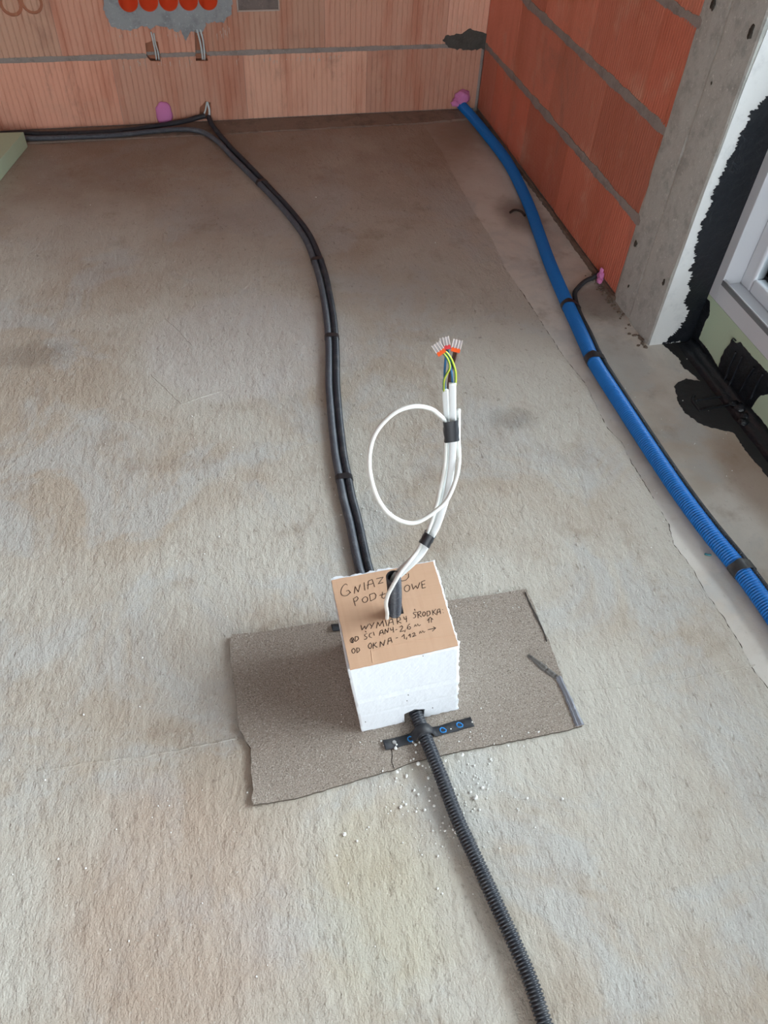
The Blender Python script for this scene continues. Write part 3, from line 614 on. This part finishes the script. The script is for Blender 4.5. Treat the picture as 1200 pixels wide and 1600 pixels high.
# ------------------------------------------------------------ felt mat
mo = [(362,993),(420,985),(480,975),(530,968),(640,950),(700,938),(760,930),(822,920),(836,948),(848,985),(858,1000),(872,1040),(880,1062),(892,1092),(903,1115),(910,1134),(880,1142),(840,1150),(800,1158),(760,1166),(720,1173),(690,1180),(640,1192),(616,1202),(580,1212),(540,1224),(500,1236),(460,1248),(430,1253),(396,1259),(393,1250),(396,1235),(392,1200),(393,1170),(382,1155),(374,1138),(371,1110),(366,1070),(361,1040),(359,1010)]
bm = bmesh.new(); P = jag([Vector((*F(x, y, ZM).xy, 0)) for x, y in mo], .0011, .006, True, 17)
lift = lambda p: ZS+.0006+.006*max(0, min(1, (-1.235-p.x)/.06))
top = [bm.verts.new((p.x, p.y, lift(p)+.0045)) for p in P]; bot = [bm.verts.new((p.x, p.y, lift(p))) for p in P]; n = len(P)
bm.faces.new(top); bm.faces.new(bot[::-1])
for i in range(n):
    f = bm.faces.new((bot[i], bot[(i+1) % n], top[(i+1) % n], top[i])); f.material_index = 1
bmesh.ops.recalc_face_normals(bm, faces=bm.faces); bmesh.ops.triangulate(bm, faces=[f for f in bm.faces if len(f.verts) > 4])
mat = obj('felt_mat', bm, [m_mat, m_matedge]); tag(mat, 'grey-brown gritty roofing felt sheet lying on the floor under the white foam block', 'mat')
ZT = ZS+.0051
def strip(name, L, wd, mat_, z, parent, seed=1, h=.0035):
    bm = bmesh.new(); pa = Path([F(x, y, z) for x, y in L]); k = max(3, int(pa.L/.004)); st = []
    for i in range(k+1):
        u = i/k; wv = wd[0]*(1-u)+wd[1]*u if len(wd) == 2 else (wd[0]*(1-2*u)+wd[1]*2*u if u < .5 else wd[1]*(2-2*u)+wd[2]*(2*u-1))
        wv *= 1+.35*noise.noise(Vector((u*9, seed, 0))); hh = h*(1+.6*noise.noise(Vector((u*14, seed, 3))))
        st.append((pa.L*u, [(-wv/2, 0), (-wv/2, hh*.4), (-wv/6, hh), (wv/5, hh*.5), (wv/3, hh*.9), (wv/2, hh*.3), (wv/2, 0)]))
    sweep(bm, pa, st); bmesh.ops.recalc_face_normals(bm, faces=bm.faces); return obj(name, bm, mat_, parent, False)
tape_g = M('dark_torn_felt', (104, 100, 96), .7, .3); tape_g.mix(tape_g.ramp(tape_g.noise(60, 4, .6), .5, .7, 0, .5), (112, 112, 112)); tape_g = tape_g.m
strip('torn_strip', [(825, 1024), (838, 1034), (855, 1048), (872, 1060)], (.006, .014, .010), tape_g, ZT, mat, 3)
strip('torn_strip', [(872, 1058), (880, 1075), (890, 1096), (899, 1118), (906, 1134)], (.011, .012, .017), M('grey_tape_end', (132, 134, 142), .45, .5).m, ZT, mat, 5, .005)
strip('torn_strip', [(820, 926), (828, 944), (838, 964), (850, 990), (854, 1003)], (.002, .006, .0015), tape_g, ZT-.001, mat, 8)
bm = bmesh.new(); tube(bm, [F(x, y, ZT) for x, y in ((611, 1170), (613, 1180), (612, 1190), (616, 1201))], .0007, 5); obj('slit', bm, m_dark, mat)

# ------------------------------------------------------------ foam block
ZB0 = ZT-.0006; H = .2055
topq = [(-1.0945, -2.687), (-.8975, -2.6805), (-.8905, -2.491), (-1.0885, -2.494)]; botq = [(-1.0715, -2.7095), (-.8835, -2.7015), (-.880, -2.512), (-1.070, -2.517)]
bm = bmesh.new(); NB = 40; grid = {}
def shp(u, v, wv):
    a = 1-wv; k = a
    if a > .52: k = a*.94+.06*1.0     # the two lower sheets sit a little forward
    q = [(Vector(t)*(1-k)+Vector(b)*k) for t, b in zip(topq, botq)]
    p = q[0]*(1-u)*(1-v)+q[1]*u*(1-v)+q[2]*u*v+q[3]*(1-u)*v
    return Vector((p.x, p.y, ZB0+(H-ZB0)*wv))
import itertools
def gv(i, j, k):
    key = (i, j, k)
    if key not in grid:
        p = shp(i/NB, j/NB, k/NB); o = Vector((0, 0, 0))
        for c, N_, ax in ((i, NB, 0), (j, NB, 1)):
            if c in (0, N_):
                s = -1 if c == 0 else 1; rgh = .0032 if (ax == 0 and c == N_) or ax == 1 and c == N_ else .0003
                o[ax] += s*(rgh*noise.noise(p*85)+rgh*1.1*noise.noise(p*210)+.0010*noise.noise(p*20))
        if k == NB: o.z += .0010*noise.noise(p*60)
        e = (i in (0, NB))+(j in (0, NB))+(k in (0, NB))
        if e >= 2:   # worn edges
            cc = shp(.5, .5, .5); o += (cc-p).normalized()*(.0018+.0018*noise.noise(p*120))
        for lz in (.27, .53):
            if abs(k/NB-lz) < .013 and (i in (0, NB) or j in (0, NB)): o += (Vector((-.98, -2.6, p.z))-p).normalized()*.0006
        grid[key] = bm.verts.new(p+o)
    return grid[key]
for a in range(NB):
    for b in range(NB):
        for f in (((a, b, 0), (a, b+1, 0), (a+1, b+1, 0), (a+1, b, 0)), ((a, b, NB), (a+1, b, NB), (a+1, b+1, NB), (a, b+1, NB)),
                  ((a, 0, b), (a+1, 0, b), (a+1, 0, b+1), (a, 0, b+1)), ((a, NB, b), (a, NB, b+1), (a+1, NB, b+1), (a+1, NB, b)),
                  ((0, a, b), (0, a, b+1), (0, a+1, b+1), (0, a+1, b)), ((NB, a, b), (NB, a+1, b), (NB, a+1, b+1), (NB, a, b+1))):
            bm.faces.new([gv(*q) for q in f])
bmesh.ops.recalc_face_normals(bm, faces=bm.faces)
foam = obj('foam_block', bm, m_foam, None, False); tag(foam, 'tall white polystyrene block standing on the felt mat with conduits through it', 'foam block')
cb2 = bmesh.new(); HX, HY = -.9935, -2.5925
prism(cb2, [Vector((-.9885, -2.76, -.01)), Vector((-.9905, -2.76, .038)), Vector((-.972, -2.76, .046)), Vector((-.951, -2.76, .038)), Vector((-.953, -2.76, -.01))], (0, .115, 0))
box(cb2, HX-.018, HX+.018, HY-.019, HY+.019, .10, .30); box(cb2, -1.012, -.958, -2.56, -2.44, -.01, .042); cut(foam, cb2)
# flecks on the foam
bm = bmesh.new()
for px, py in ((661, 1025), (638, 1086), (676, 1106), (630, 1127), (546, 1061), (571, 1128), (636, 1095)):
    c = at(px, py, 1, -2.69); c = at(px, py, 1, -2.687-.022*(1-c.z/.2)); bmesh.ops.create_icosphere(bm, subdivisions=1, radius=.0012, matrix=Matrix.Translation(c))
obj('dirt_flecks', bm, M('fleck', (110, 108, 104), .9).m, foam)['kind'] = 'stuff'
# cardboard
ZC = H+.0012
cc = [F(517.5, 906.5, ZC+.003), F(677, 877, ZC+.003), F(716, 1008, ZC+.003), F(547, 1046, ZC+.003)]
bm = bmesh.new(); prism(bm, jag([Vector((p.x, p.y, ZC)) for p in cc], .0006, .008, True, 2), (0, 0, .003)); bmesh.ops.triangulate(bm, faces=[f for f in bm.faces if len(f.verts) > 4])
card = obj('cardboard_sheet', bm, m_card); tag(card, 'brown cardboard square with handwritten notes lying on top of the foam block', 'cardboard')
cb2 = bmesh.new(); prism(cb2, [F(599.5, 939, ZC+.003)-Vector((0, 0, .02)), F(604, 963.5, ZC+.003)-Vector((0, 0, .02)), F(631, 958.5, ZC+.003)-Vector((0, 0, .02)), F(626, 934, ZC+.003)-Vector((0, 0, .02))], (0, 0, .04)); cut(card, cb2)
S = [
 [(215,270),(200,262),(180,280),(166,310),(166,338),(180,354),(202,355),(222,345),(238,325)], [(205,318),(222,312),(230,318),(242,332)],
 [(270,338),(275,282)], [(275,282),(300,325)], [(300,325),(315,266)], [(345,250),(352,312)],
 [(375,303),(378,240),(408,226),(428,285)], [(368,272),(420,256)], [(440,222),(495,208),(455,262),(494,250)],
 [(548,255),(543,215),(572,212),(580,235),(550,256)], [(640,240),(672,232),(694,208),(692,180)], [(640,240),(622,222),(632,196),(655,186),(675,188)],
 [(277,432),(262,378)], [(262,378),(288,360),(300,374),(288,394),(268,400)], [(352,362),(334,378),(336,400),(356,406),(373,390),(370,368),(352,362)],
 [(396,395),(388,345)], [(388,345),(425,333),(440,350),(434,375),(398,395)], [(490,325),(484,368),(498,376),(516,362)], [(466,352),(512,338)],
 [(528,325),(518,350),(530,372),(548,360),(545,335),(528,325)], [(620,300),(598,305),(596,335),(618,340),(622,322),(610,322)],
 [(684,270),(664,285),(662,310),(680,322),(700,305),(700,280),(684,270)], [(718,262),(730,304),(750,275),(764,298),(780,252)], [(795,245),(800,295)], [(793,245),(822,234)], [(797,270),(820,262)], [(800,296),(826,288)],
 [(320,585),(330,622),(350,590),(358,616),(380,575)], [(388,572),(404,592)], [(425,562),(398,612)], [(442,608),(452,560),(468,590),(490,550),(500,595)], [(512,545),(524,590)],
 [(535,592),(545,542),(566,535),(576,582)], [(540,568),(572,558)], [(607,575),(602,528)], [(602,528),(625,522),(632,540),(608,555)], [(608,555),(636,568)], [(655,518),(662,540),(680,532)], [(674,512),(678,560)],
 [(738,458),(745,470)], [(757,485),(738,482),(730,495),(748,504),(745,524),(728,528)], [(768,528),(764,482)], [(764,482),(785,475),(790,490),(768,502)], [(768,502),(795,520)],
 [(812,478),(802,496),(808,514),(820,508),(824,488),(812,478)], [(838,515),(836,476)], [(836,476),(858,474),(864,496),(840,515)], [(880,465),(884,506)], [(905,458),(884,485)], [(888,483),(906,500)], [(914,505),(920,462),(936,456),(944,496)], [(918,484),(942,477)], [(957,462),(960,464)], [(961,486),(964,488)],
 [(252,680),(238,695),(242,718),(258,720),(266,700),(252,680)], [(246,684),(256,724)], [(262,684),(250,718)], [(276,712),(275,674)], [(275,674),(298,674),(303,692),(280,712)], [(353,630),(362,640)],
 [(368,652),(352,656),(352,670),(368,678),(362,692),(346,696)], [(404,645),(388,652),(386,674),(404,682)], [(418,638),(426,664)], [(466,665),(472,628),(488,620),(498,655)], [(468,648),(494,640)], [(508,652),(510,615)], [(510,615),(530,642)], [(530,642),(536,604)], [(550,606),(558,626),(574,616)], [(572,600),(576,640)], [(588,622),(604,617)],
 [(624,600),(638,588),(648,600),(626,636),(655,628)], [(668,620),(664,638)], [(702,574),(686,592),(684,610),(700,616),(710,602),(698,595),(686,604)], [(740,596),(744,580),(756,592),(764,574),(774,590),(786,580)], [(840,548),(861,522),(884,540)], [(853,536),(852,566)], [(871,534),(871,563)],
 [(262,765),(250,780),(256,802),(270,800),(276,778),(262,765)], [(290,800),(288,762)], [(288,762),(306,764),(312,780),(292,800)], [(393,722),(380,740),(384,764),(398,764),(406,738),(393,722)], [(416,768),(418,722)], [(442,718),(418,744)], [(424,740),(448,758)], [(470,755),(472,712)], [(472,712),(498,744)], [(498,744),(508,700)], [(530,735),(536,688),(554,682),(564,720)], [(532,712),(560,702)], [(594,686),(608,682)],
 [(640,676),(658,655),(662,690)], [(680,678),(676,696)], [(692,668),(705,650),(708,680)], [(720,652),(736,642),(744,654),(722,676),(752,664)], [(778,650),(784,632),(794,646),(804,628),(812,642),(822,632)], [(843,620),(903,607)], [(885,597),(905,607),(878,632)]]
bm = bmesh.new()
for st in S: tube(bm, [F(500+x/5, 860+y/5, ZC+.0032) for x, y in st], .00056, 5, (0, 0, 1), .0008 if len(st) < 6 else .0012, len(st) < 6)
obj('handwriting', bm, m_ink, card)
bm = bmesh.new()
tube(bm, [F(500+x/5, 860+y/5, ZC+.0029) for x, y in ((400, 780), (405, 830), (412, 880))], .0008, 4); tube(bm, [F(500+x/5, 860+y/5, ZC+.0028) for x, y in ((412, 785), (700, 715), (1060, 665))], .0008, 4)
obj('crease', bm, m_card, card)

# conduit standing in the hole
vp = Path([Vector((HX+.002, HY, .125)), Vector((HX+.001, HY-.001, .21)), at(616.5, 925, 1, -2.597), at(614.5, 899, 1, -2.60)])
bm = bmesh.new(); R = corrugated(bm, vp, RF, .0024, .0052, 20, (0, -1, 0), False)
RR = [[bm.verts.new(v.co.lerp(vp.pos(u), .16)) for v in R[-1]] for u in (vp.L,)]
inner = sweep(bm, vp, [(vp.L-.001, circ(.0103, 20)), (vp.L-.03, circ(.0103, 20)), (vp.L-.09, circ(.0103, 20))], (0, -1, 0), False)
for v in RR[0]: bm.verts.remove(v)
for i in range(20): bm.faces.new((R[-1][i], R[-1][(i+1) % 20], inner[0][(i+1) % 20], inner[0][i]))
tag(obj('conduit', bm, m_cond, None, True), 'short upright black corrugated conduit standing in the hole of the cardboard', 'conduit')

# ------------------------------------------------------------ cables
YR = [(545, -2.475), (600, -2.485), (670, -2.502), (760, -2.54), (845, -2.583), (880, -2.597), (905, -2.600), (2000, -2.600)]
def yrow(y):
    if y < 545: return -2.475
    for (a, p), (b, q) in zip(YR, YR[1:]):
        if y <= b: return p+(q-p)*(y-a)/(b-a)
def G(px, py, dy=0): return at(px, py, 1, yrow(py)+dy)
VIEW = (G(700, 700)-CAM).normalized()*-1
def cable(px, sec, mat, label, group, start=None, end=None, nm='cable'):
    P = ([] if start is None else start)+[G(*q) for q in px]+([] if end is None else end)
    pa = Path(P, .003); bm = bmesh.new(); k = int(pa.L/.004); sweep(bm, pa, [(pa.L*i/k, sec) for i in range(k+1)], VIEW); o = obj(nm, bm, mat, None, True)
    tag(o, label, 'cable', group); return o
inc = [Vector((HX+.001, -2.600, .255)), Vector((HX-.003, -2.6005, .30))]
grp = 'white cables coming up out of the foam block'
fl1 = cable([(617, 908, 0), (622, 900, 0), (632, 891, 0), (646, 878, 0), (659, 864, .0), (671, 843, .0), (682, 823, 0), (690.5, 800, 0), (698, 774, 0), (704, 741, 0), (707.5, 706, 0), (707.5, 658, 0), (707, 625, 0), (707, 598, 0)], flat(.0112, .0050), m_pvccab, 'widest white flat cable in front of the bundle, ending highest', grp, inc)
fl2 = cable([(613, 907, .004), (618, 898, .006), (628, 888, .007), (641, 876, .007), (654, 862, .007), (666, 841, .007), (675, 822, .007), (683, 799, .007), (691, 764, .007), (697, 730, .007), (699.5, 695, .007), (698, 658, .007), (696.5, 630, .007), (695.5, 609, .007)], flat(.0095, .0048), m_pvccab, 'white flat cable along the left side of the bundle with the green-yellow wire', grp, [Vector((HX-.004, -2.594, .255)), Vector((HX-.005, -2.594, .30))])
fl3 = cable([(616, 907, .010), (621, 898, .012), (631, 889, .014), (644, 877, .014), (657, 863, .014), (669, 842, .014), (680, 822, .014), (688, 800, .014), (695, 766, .014), (700, 730, .014), (703, 695, .014), (702, 658, .014), (701, 625, .014), (700, 604, .014)], flat(.0095, .0048), m_greycab, 'white flat cable hidden between the two others, with the brown wire', grp, [Vector((HX+.003, -2.588, .255)), Vector((HX+.002, -2.588, .30))])
lo = [(716.5, 640, .006), (716.3, 660, .006), (716.3, 690, .004), (717.5, 716, -.002), (713, 746, -.009), (699, 780, -.013), (680, 799, -.014), (652, 816, -.012), (629, 815, -.010), (606, 801, -.008), (590, 778, -.006), (580, 748, -.004), (577, 718, -.002), (582, 688, 0), (595, 665, 0), (618, 644, 0), (646, 635, 0), (671, 638, 0), (686, 648, .0), (695, 660, .003), (697, 690, .004), (695, 730, .004), (688, 764, .004), (680, 797, .004), (672, 822, .003), (663, 841, .002), (652, 861, -.001), (640, 877, -.006), (629, 890, -.010), (621, 902, -.014), (613, 916, -.0165), (606, 930, -.018), (603, 944, -.017)]
loop = cable(lo, circ(.0034, 12), m_coax, 'white round cable making the big open loop beside the bundle', grp, None, [Vector((HX-.0150, HY-.012, .225)), Vector((HX-.0150, HY-.010, .19)), Vector((HX-.0150, HY-.006, .15))])
# black tape round the bundle
def wrap(c0, c1, wpx, dep, label, seed):
    a, b = G(*c0), G(*c1); ax = (b-a); n = 6; bm = bmesh.new(); pr = None; s = ax.normalized().cross(Vector(VIEW)).normalized(); nn = s.cross(ax.normalized())
    for i in range(n+1):
        t = i/n; c = a.lerp(b, t)+Vector((0, .005, 0)); ww = wpx*(1+.05*math.sin(i*2+seed)); ring = []
        for j in range(20):
            an = 2*math.pi*j/20; cx = abs(math.cos(an))**.55*math.copysign(1, math.cos(an)); cy = abs(math.sin(an))**.7*math.copysign(1, math.sin(an))
            e = ax.normalized()*(.0015*math.sin(an*2+seed) if i in (0, n) else 0)
            ring.append(bm.verts.new(c+s*cx*ww+nn*cy*dep+e))
        if pr:
            for j in range(20): bm.faces.new((pr[j], pr[(j+1) % 20], ring[(j+1) % 20], ring[j]))
        pr = ring
    bmesh.ops.recalc_face_normals(bm, faces=bm.faces); o = obj('tape_band', bm, m_tape, None, True); tag(o, label, 'tape', 'black tape on the white cables'); return o
wrap((705, 657), (707, 689), .0118, .0150, 'upper black insulating tape around the white cables', 1)
wrap((674, 837), (665, 853), .0098, .0165, 'lower black insulating tape around the white cables, nearer the block', 2)
# cores
def wire(px, mat, parent, uv=False):
    pa = Path([G(*q) for q in px], .002); k = int(pa.L/.003); bm = bmesh.new(); n = 10; r = sweep(bm, pa, [(pa.L*i/k, circ(.0017, n)) for i in range(k+1)], VIEW)
    if uv:
        l = bm.loops.layers.uv.new('UVMap'); idx = {v: j for rg in r for j, v in enumerate(rg)}
        for f in bm.faces:
            for lp_ in f.loops:
                j = idx[lp_.vert]; 
                mx = max(idx[v] for v in f.verts); mn = min(idx[v] for v in f.verts)
                lp_[l].uv = ((mn+.5)/n if mx-mn == 1 else .96, 0)
    return obj('wire', bm, mat, parent, True)
wire([(693.4, 612, .007), (693.4, 600, .005), (694.5, 592, .002), (697.5, 585, -.002), (702, 577, -.003), (702.6, 570, -.003), (699.5, 561, -.003), (695.5, 555, -.002), (692, 551, -.001)], m_yg, fl2, True)['label'] = 'green-yellow striped wire'
wire([(711.5, 603, 0), (712, 592, -.001), (711.6, 581, -.001), (709, 571, -.002), (704.5, 560, -.003), (699, 552, -.002), (695, 549, -.001)], m_yg, fl1, True)['label'] = 'green-yellow striped wire'
wire([(695, 612, .009), (694.6, 598, .009), (694.8, 580, .010), (696, 562, .010), (698, 549, .010), (698, 543, .010)], m_bw, fl2)['label'] = 'blue wire'
wire([(706.6, 603, .001), (706.4, 590, .003), (704.5, 575, .006), (701.5, 560, .009), (700.0, 549, .010), (699.5, 543, .010)], m_bw, fl1)['label'] = 'blue wire'
wire([(699.8, 608, .013), (701, 595, .012), (703, 582, .010), (706, 568, .008), (708.5, 556, .006), (710.3, 547, .004)], m_brw, fl3)['label'] = 'brown wire'
wire([(703.6, 603, .003), (704.4, 590, .006), (707.5, 572, .006), (711.5, 558, .005), (713.8, 548, .004)], m_brw, fl1)['label'] = 'brown wire'
# lever-less push-in connectors, three poles each
def connector(cx, cy, ang, dy, mfront, label, tilt=.0):
    c = G(cx, cy, dy); e = empty('wire_connector', c); tag(e, label, 'connector', 'clear wire connectors on the cable ends')
    nz = Vector(VIEW); up = (UP-nz*UP.dot(nz)).normalized(); rt = up.cross(nz).normalized()*1
    if rt.dot(RI) < 0: rt = -rt
    a = math.radians(ang); X = rt*math.cos(a)+up*math.sin(a); Y = -rt*math.sin(a)+up*math.cos(a); Z = (nz+Y*tilt).normalized()
    W, Hh, D = .0060, .0085, .0030
    def bx(bm, x0, x1, y0, y1, z0, z1):
        v = [bm.verts.new(c+X*p+Y*q+Z*r) for p, q, r in ((x0,y0,z0),(x1,y0,z0),(x1,y1,z0),(x0,y1,z0),(x0,y0,z1),(x1,y0,z1),(x1,y1,z1),(x0,y1,z1))]
        for f in ((3,2,1,0),(4,5,6,7),(0,1,5,4),(1,2,6,5),(2,3,7,6),(3,0,4,7)): bm.faces.new([v[i] for i in f])
    bm = bmesh.new(); bx(bm, -W, W, -Hh+.0035, Hh, -D, D); obj('housing', bm, m_clear, e)
    bm = bmesh.new(); bx(bm, -W-.0004, W+.0004, -Hh, -Hh+.004, -D-.0004, D+.0004)
    for k in (-1, 0, 1): bx(bm, k*.0042-.0017, k*.0042+.0017, -Hh+.004, -Hh+.0055, -D-.0003, D+.0003)
    obj('entry_face', bm, mfront, e)['label'] = 'red entry side' if mfront is m_red else 'orange entry side'
    for k in (-1, 0, 1):
        bm = bmesh.new(); bx(bm, k*.0042-.0012, k*.0042+.0012, -.002, .0045, -.0012, .0012); bx(bm, k*.0042-.0014, k*.0042-.0006, .002, .0064, -.002, .002); obj('clip', bm, m_metal, e)
    bm = bmesh.new()
    for k in (-1.5, -.5, .5, 1.5): bx(bm, k*.0042-.0004, k*.0042+.0004, -Hh+.005, Hh+.0010, D, D+.0008)
    obj('rib', bm, M('frosted_rib', (232, 220, 214), .3, .5).m, e)
connector(696, 537, 12, .010, m_red, 'clear wire connector with red base on the blue wires, middle one')
connector(686, 545.5, 34, -.003, m_or, 'clear wire connector with orange base on the green-yellow wires, leftmost')
connector(713.5, 541, -14, .004, m_or, 'clear wire connector with orange base on the brown wires, rightmost')

# ------------------------------------------------------------ perforated straps
def strapm(L, wd, over, R_, label, z=ZT, marks=()):
    e = empty('fixing_strap', F(*L[len(L)//2], z)); tag(e, label, 'strap')
    P = []
    A, B = F(*L[0], z), F(*L[-1], z); d = (B-A).normalized(); N_ = 70; bm = bmesh.new(); pr = None; wdir = Vector((-d.y, d.x, 0)); TH = .0022
    c0 = over.pos(over.near((A+B)/2)); mid = (c0-A).dot(d)
    topz = c0.z+R_
    def zz(s):
        x = abs(s-mid)
        if x < R_*.75: return math.sqrt(max(0, (R_+.001)**2-x*x))+c0.z
        f = min(1, (x-R_*.75)/.014); f = f*f*(3-2*f); zt = math.sqrt((R_+.001)**2-(R_*.75)**2)+c0.z
        return zt*(1-f)+(z+.0006+.0012*noise.noise(Vector((s*60, 0, 0))) + (.003 if s < .012 else 0)*(1-s/.012))*f
    Lh = (B-A).length
    for i in range(N_+1):
        s = Lh*i/N_; p = A+d*s; h = zz(s); w2_ = wd/2*(1+.12*noise.noise(Vector((s*40, 4, 0))))
        ring = [bm.verts.new((p+wdir*a).to_tuple()[:2]+(h+b,)) for a, b in ((-w2_, 0), (w2_, 0), (w2_, TH*.8), (0, TH), (-w2_, TH*.8))]
        if pr:
            for j in range(5): bm.faces.new((pr[j], pr[(j+1) % 5], ring[(j+1) % 5], ring[j]))
        else: bm.faces.new(ring[::-1])
        pr = ring
    bm.faces.new(pr); bmesh.ops.recalc_face_normals(bm, faces=bm.faces); obj('band', bm, m_strap, e, True)
    for px, py, kind in marks:
        q = F(px, py, z+TH); s = (q-A).dot(d); q.z = zz(s)+TH*.95; bm = bmesh.new()
        if kind == 'ring':
            pts = [q+Vector((math.cos(t*.7)*.0052*(1+.18*math.sin(t*5)), math.sin(t*.7)*.0052*(1+.18*math.cos(t*4)), 0)) for t in range(10)]
            tube(bm, pts, .0013, 6); obj('ring_mark', bm, m_bluemark, e, True)
        else:
            bmesh.ops.create_cone(bm, cap_ends=True, segments=16, radius1=.0042, radius2=.0034, depth=.0022, matrix=Matrix.Translation(q+Vector((0, 0, .0006)))); bmesh.ops.create_cone(bm, cap_ends=True, segments=6, radius1=.0018, radius2=.0018, depth=.001, matrix=Matrix.Translation(q+Vector((0, 0, .0022))))
            obj('screw', bm, m_metal, e)
    return e
strapm([(600, 1166), (668, 1146), (738, 1128)], .019, pf, RF, 'black strap with blue ring marks holding the front conduit down on the felt', marks=((616, 1160, 'screw'), (642, 1155, 'ring'), (692, 1141, 'ring'), (718, 1133, 'ring')))
ys = -2.475
class Mid:
    def near(s, q): return 0
    def pos(s, u): return Vector((-.986, ys, ZT+RC))
bA = Vector((-1.0845, ys-.003, ZT)); bB = Vector((-.885, ys+.004, ZT))
def inv(p):
    v = p-CAM; d = v.dot(fw); return 600+FPX*v.dot(RI)/d, 800-FPX*v.dot(UP)/d
strapm([inv(bA), inv((bA+bB)/2), inv(bB)], .016, Mid(), RC*1.25, 'black strap end showing behind the left side of the foam block')

# ------------------------------------------------------------ green board slab on the floor, far left
e1 = Vector((-1.905+1.827, -.414+.132, 0)).normalized(); e2 = Vector((e1.y, -e1.x, 0))
e2 = Vector((-1, .06, 0)).normalized()
c = Vector((-1.829, -.128, ZS+.0005)); P = [c, c+e1*1.2, c+e1*1.2+e2*.5, c+e2*.45]
bm = bmesh.new(); prism(bm, P, (0, 0, .055)); o = obj('insulation_board', bm, m_green); bv = o.modifiers.new('b', 'BEVEL'); bv.width = .002; bv.segments = 2
tag(o, 'pale green insulation board lying on the floor at the far left wall', 'insulation board')

# ------------------------------------------------------------ small debris
rg = random.Random(23); bm = bmesh.new()
def crumb(px, py, s, zb=None):
    p = F(px, py, ZS)
    if zb is None:
        zb = ZS
        if -1.285 < p.x < -.66 and -2.80 < p.y < -2.46: zb = ZT
        if p.x > -.26: zb = 0
    if -1.10 < p.x < -.875 and -2.72 < p.y < -2.48: return
    ss = s*rg.uniform(.8, 1.2); r = bmesh.ops.create_icosphere(bm, subdivisions=1, radius=1)
    for v in r['verts']: v.co = Vector((p.x+v.co.x*ss*rg.uniform(.7, 1.2), p.y+v.co.y*ss*rg.uniform(.7, 1.2), zb+ss*.7+v.co.z*ss*.8))
for i in range(210):
    crumb(rg.gauss(690, 62), rg.gauss(1225, 70), abs(rg.gauss(.0012, .0006))+.0005)
for i in range(70): crumb(rg.gauss(575, 28), rg.gauss(775, 50), abs(rg.gauss(.0010, .0004))+.0004)
for i in range(60): crumb(rg.gauss(750, 60), rg.gauss(930, 30), abs(rg.gauss(.0008, .0003))+.0004)
for i in range(60): crumb(rg.uniform(830, 1190), rg.uniform(560, 860), abs(rg.gauss(.0010, .0004))+.0004)
for i in range(70): crumb(rg.uniform(0, 560), rg.uniform(300, 1550), abs(rg.gauss(.0010, .0004))+.0004)
for i in range(40): crumb(rg.uniform(530, 575), rg.uniform(1060, 1170), abs(rg.gauss(.0008, .0003))+.0004)
for px, py, s in ((618, 1172, .0038), (645, 1162, .003), (649, 1166, .0026), (653, 1196, .0035), (660, 1199, .0025), (620, 1209, .0035), (635, 1214, .003), (669, 1216, .0035), (722, 1182, .0035), (743, 1247, .0045), (735, 1238, .003), (712, 1301, .0035), (737, 1131, .0028), (722, 1137, .0022), (749, 1266, .003), (638, 1104, .0015), (763, 1300, .002), (533, 805, .003), (680, 380, .0025), (494, 309, .003), (300, 651, .002)): crumb(px, py, s)
o = obj('polystyrene_crumbs', bm, m_crumb); tag(o, 'tiny white polystyrene crumbs scattered over the floor and felt around the block', 'crumbs', kind='stuff')
bm = bmesh.new(); tube(bm, [F(x, y, .004) for x, y in ((797, 332), (804, 328), (814, 330), (820, 337))], .004, 8); tag(obj('wire_scrap', bm, M('rusty_scrap', (52, 36, 28), .8).m, None, True), 'short bent rusty scrap on the floor left of the blue conduit', 'scrap')
bm = bmesh.new(); tube(bm, [F(x, y, .003) for x, y in ((1101, 865), (1106, 867), (1111, 867))], .0025, 6); tag(obj('plastic_scrap', bm, M('teal_scrap', (70, 140, 150), .5).m, None, True), 'tiny teal plastic scrap beside the lower blue conduit', 'scrap')
